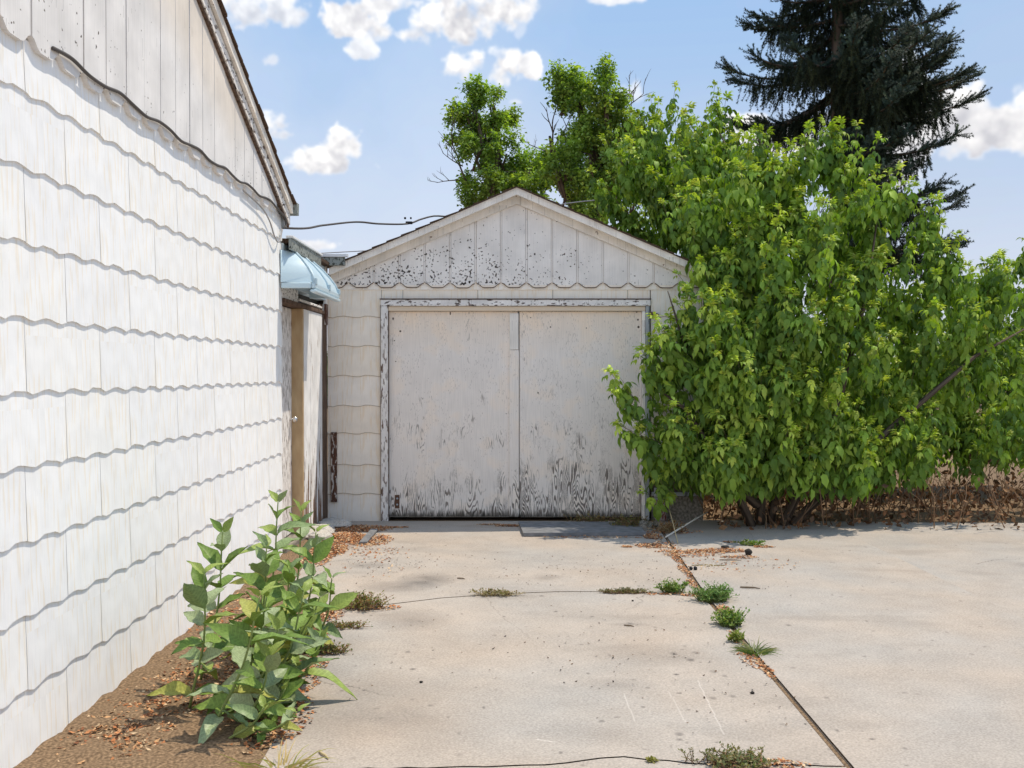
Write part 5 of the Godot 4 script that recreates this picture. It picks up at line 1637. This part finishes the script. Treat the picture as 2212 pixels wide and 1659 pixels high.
func make_small_things() -> void:
	rng.seed = 120
	var o := thing("ramp_board", "dark grey flat ramp board lying before the right door leaf", "ramp", Vector3(0.62, 0, -9.85))
	var st := tool()
	prism(st, PackedVector2Array([Vector2(-0.52, -0.40), Vector2(0.56, -0.36), Vector2(0.56, 0.30), Vector2(-0.56, 0.34)]), 0.004, 0.034, Transform3D(Basis(Vector3.RIGHT, -PI / 2), Vector3.ZERO))
	build("board", st, M.ramp, o)
	o = thing("wood_strip", "short dark brown strip of peeling wood on the garage wall's left corner", "board", Vector3(-1.735, 0.18, -10.49))
	st = tool()
	box(st, Vector3(-0.028, 0.0, -0.016), Vector3(0.032, 0.68, 0.008), 0.003)
	build("board", st, M.bare_strip, o)
	o = thing("grey_slat", "grey slat lying in the leaf litter by the doorstep", "board", Vector3(-1.245, 0, -9.4))
	st = tool()
	box(st, Vector3(-0.035, 0.008, -0.36), Vector3(0.03, 0.026, 0.38), 0.003)
	build("board", st, M.ramp, o)
	o = thing("broken_doorstep", "crumbling white concrete doorstep by the side doorway", "doorstep", Vector3(-1.70, 0, -9.8))
	st = tool()
	for k in 7: blob(st, Vector3(rr(-0.1, 0.1), 0.02, -0.42 + k * 0.16), Vector3(rr(0.09, 0.13), rr(0.035, 0.06), rr(0.09, 0.14)), 40 + k, 0.3)
	build("slab", st, M.pale_concrete, o)
	o = thing("peeling_block", "small block with peeling red and white paint beside the foundation", "block", Vector3(1.44, 0, -10.44))
	st = tool()
	box(st, Vector3(-0.055, 0.0, -0.03), Vector3(0.06, 0.21, 0.03), 0.012, Transform3D(Basis(Vector3.BACK, 0.08), Vector3.ZERO))
	build("block", st, M.red_peel, o)
	stick("pale_stick", "pale bare stick leaning by the garage's right corner", "stick", on_ground(1438, 1163), Vector3(1.86, 0.11, -10.22), 0.008, M.bone)
	stick("dry_stalk", "thin straw-coloured stalk propped on the dead stems", "stick", on_ground(1465, 1175), Vector3(1.47, 0.22, -10.2), 0.005, M.straw)
	stick("dark_twig", "dark twig lying on the right slab past the feathery weed", "twig", on_ground(1600, 1271), on_ground(1643, 1274), 0.006, M.twig)
	stick("dark_twig", "short dark twig lying on the upper slab", "twig", on_ground(988, 1251), on_ground(1004, 1253), 0.005, M.twig)
	stick("dark_twig", "twig on the driveway below the mat weed", "twig", on_ground(1349, 1353), on_ground(1370, 1356), 0.004, M.twig)
	stick("dark_twig", "long thin twig right of the litter on the right slab", "twig", on_ground(1555, 1211), on_ground(1602, 1212), 0.004, M.twig)
	stick("yellow_pod", "curled yellow seed pod on the concrete near the bottom left", "pod", on_ground(688, 1628), on_ground(708, 1645), 0.005, M.straw)
	pebble("dark_pebble", "small dark pebble on the left of the front slab", "pebble", on_ground(909, 1477), Vector3(0.009, 0.005, 0.007), 1, M.stone)
	pebble("dark_pebble", "dark pebble just below the mat weed", "pebble", on_ground(1367, 1300), Vector3(0.007, 0.005, 0.006), 2, M.stone)
	pebble("dark_pebble", "grey-black pebble near the right edge below the grass tuft", "pebble", on_ground(1627, 1501), Vector3(0.010, 0.006, 0.008), 3, M.stone)
	pebble("black_berries", "pair of black berries on the slab right of the long joint", "berries", on_ground(1498, 1232), Vector3(0.015, 0.014, 0.015), 4, M.black, 2)
	pebble("dark_clod", "round dark clod at the right end of the brown litter", "clod", on_ground(1618, 1200), Vector3(0.03, 0.028, 0.03), 6, M.stone)
	pebble("dark_clod", "flat dark clod on the slab in front of the leaf shadows", "clod", on_ground(1567, 1186), Vector3(0.035, 0.014, 0.02), 7, M.stone)

func wire(called: String, label: String, pts: Array, r: float, m: Material) -> Node3D:
	var o := thing(called, label, "wire", pts[0])
	var st := tool(true)
	var smooth := []
	var c := Curve3D.new()
	c.bake_interval = 0.05
	for i in pts.size():
		var t: Vector3 = (pts[mini(i + 1, pts.size() - 1)] - pts[maxi(i - 1, 0)]) / 6.0
		c.add_point(pts[i] - pts[0], -t, t)
	var n := pts.size() * 6
	for k in n + 1: smooth.append(c.sample_baked(c.get_baked_length() * k / n, true))
	tube(st, smooth, [r], 6)
	build("cable", st, m, o)
	return o

func make_wires() -> void:
	rng.seed = 140
	var o := wire("overhead_cable", "thick dark cable sagging from the house to the garage roof", [Vector3(-2.4, 2.66, -8.75), at(640, 494, 9.6), at(700, 487, 10.6), at(770, 480, 11.6), at(820, 484, 12.2), at(880, 484, 12.6), at(910, 474, 12.9), at(940, 467, 13.1), at(975, 470, 13.4)], 0.011, M.cable)
	var st := tool()
	var q := at(884, 483, 12.62) - o.position
	box(st, q + Vector3(-0.04, -0.009, -0.02), q + Vector3(0.04, 0.022, 0.02), 0.005)
	box(st, q + Vector3(-0.06, 0.05, -0.02), q + Vector3(-0.035, 0.075, 0.0), 0.005)
	box(st, q + Vector3(0.01, 0.05, -0.02), q + Vector3(0.03, 0.075, 0.0), 0.005)
	build("clamp", st, M.black, o)
	wire("thin_wire", "thin straight wire above the low porch roof", [at(640, 551, 12.0), at(700, 547, 12.2), at(790, 542, 12.5)], 0.006, M.grey_cable)
	wire("thin_wire", "pair of grey service wires crossing the tree behind the right roof slope", [at(1180, 447, 16.0), at(1240, 438, 15.0), at(1330, 429, 14.0)], 0.008, M.grey_cable)
	# the cable stapled along the house gable, and its loose loop
	var H := house_frame()
	var pts := []
	for k in 23: pts.append(H * Vector3(4.2 + k * 0.18, 2.70 + 0.012 * sin(k * 1.9), 0.018))
	pts += [H * Vector3(8.30, 2.675, 0.02), H * Vector3(8.44, 2.655, 0.025), H * Vector3(8.47, 2.60, 0.03), H * Vector3(8.42, 2.565, 0.02)]
	wire("gable_cable", "dark cable strung along the scalloped boards of the house gable", pts, 0.008, M.cable)
	wire("hanging_cable", "grey cable hanging in a loop on the white shingles below the gable", [H * Vector3(7.2, 2.655, 0.01), H * Vector3(7.7, 2.62, 0.012), H * Vector3(7.95, 2.56, 0.014), H * Vector3(8.1, 2.47, 0.016), H * Vector3(8.2, 2.435, 0.018), H * Vector3(8.3, 2.46, 0.016), H * Vector3(8.40, 2.555, 0.014)], 0.006, M.grey_cable)

# ------------------------------------------------------------------ the scene
func _ready() -> void:
	rng.seed = 1
	var cam := Camera3D.new()
	cam.name = "camera"
	add_child(cam)
	cam.position = Vector3(0, EYE, 0)
	cam.rotation = Vector3(-atan(24.5 / F), 0, 0)
	cam.fov = rad_to_deg(2.0 * atan(829.5 / F))
	cam.near = 0.05
	cam.far = 600.0
	cam.current = true
	var env := Environment.new()
	env.background_mode = Environment.BG_SKY
	env.sky = Sky.new()
	var sm := PanoramaSkyMaterial.new()
	sm.panorama = make_sky()
	env.sky.sky_material = sm
	env.background_energy_multiplier = 2.0
	env.tonemap_mode = Environment.TONE_MAPPER_LINEAR
	env.tonemap_exposure = 1.44
	env.sdfgi_enabled = true
	env.ssao_enabled = true
	env.ssil_enabled = true
	var we := WorldEnvironment.new()
	we.name = "environment"
	we.environment = env
	add_child(we)
	var sun := DirectionalLight3D.new()
	sun.name = "sun"
	add_child(sun)
	sun.basis = Basis.looking_at(-SUN.normalized(), Vector3.FORWARD)
	sun.light_energy = 0.85
	sun.light_color = Color(1.0, 0.95, 0.87)
	sun.light_angular_distance = 0.5
	sun.shadow_enabled = true
	make_materials()
	make_ground()
	make_garage()
	make_house()
	make_porch()
	make_awning()
	make_box_elder()
	make_background_trees()
	make_far_hedge()
	make_spruce()
	make_milkweed()
	make_weeds()
	make_litter()
	make_small_things()
	make_wires()
	for o in find_children("*", "Node", true, false):
		if o.has_meta("_names"): o.remove_meta("_names")
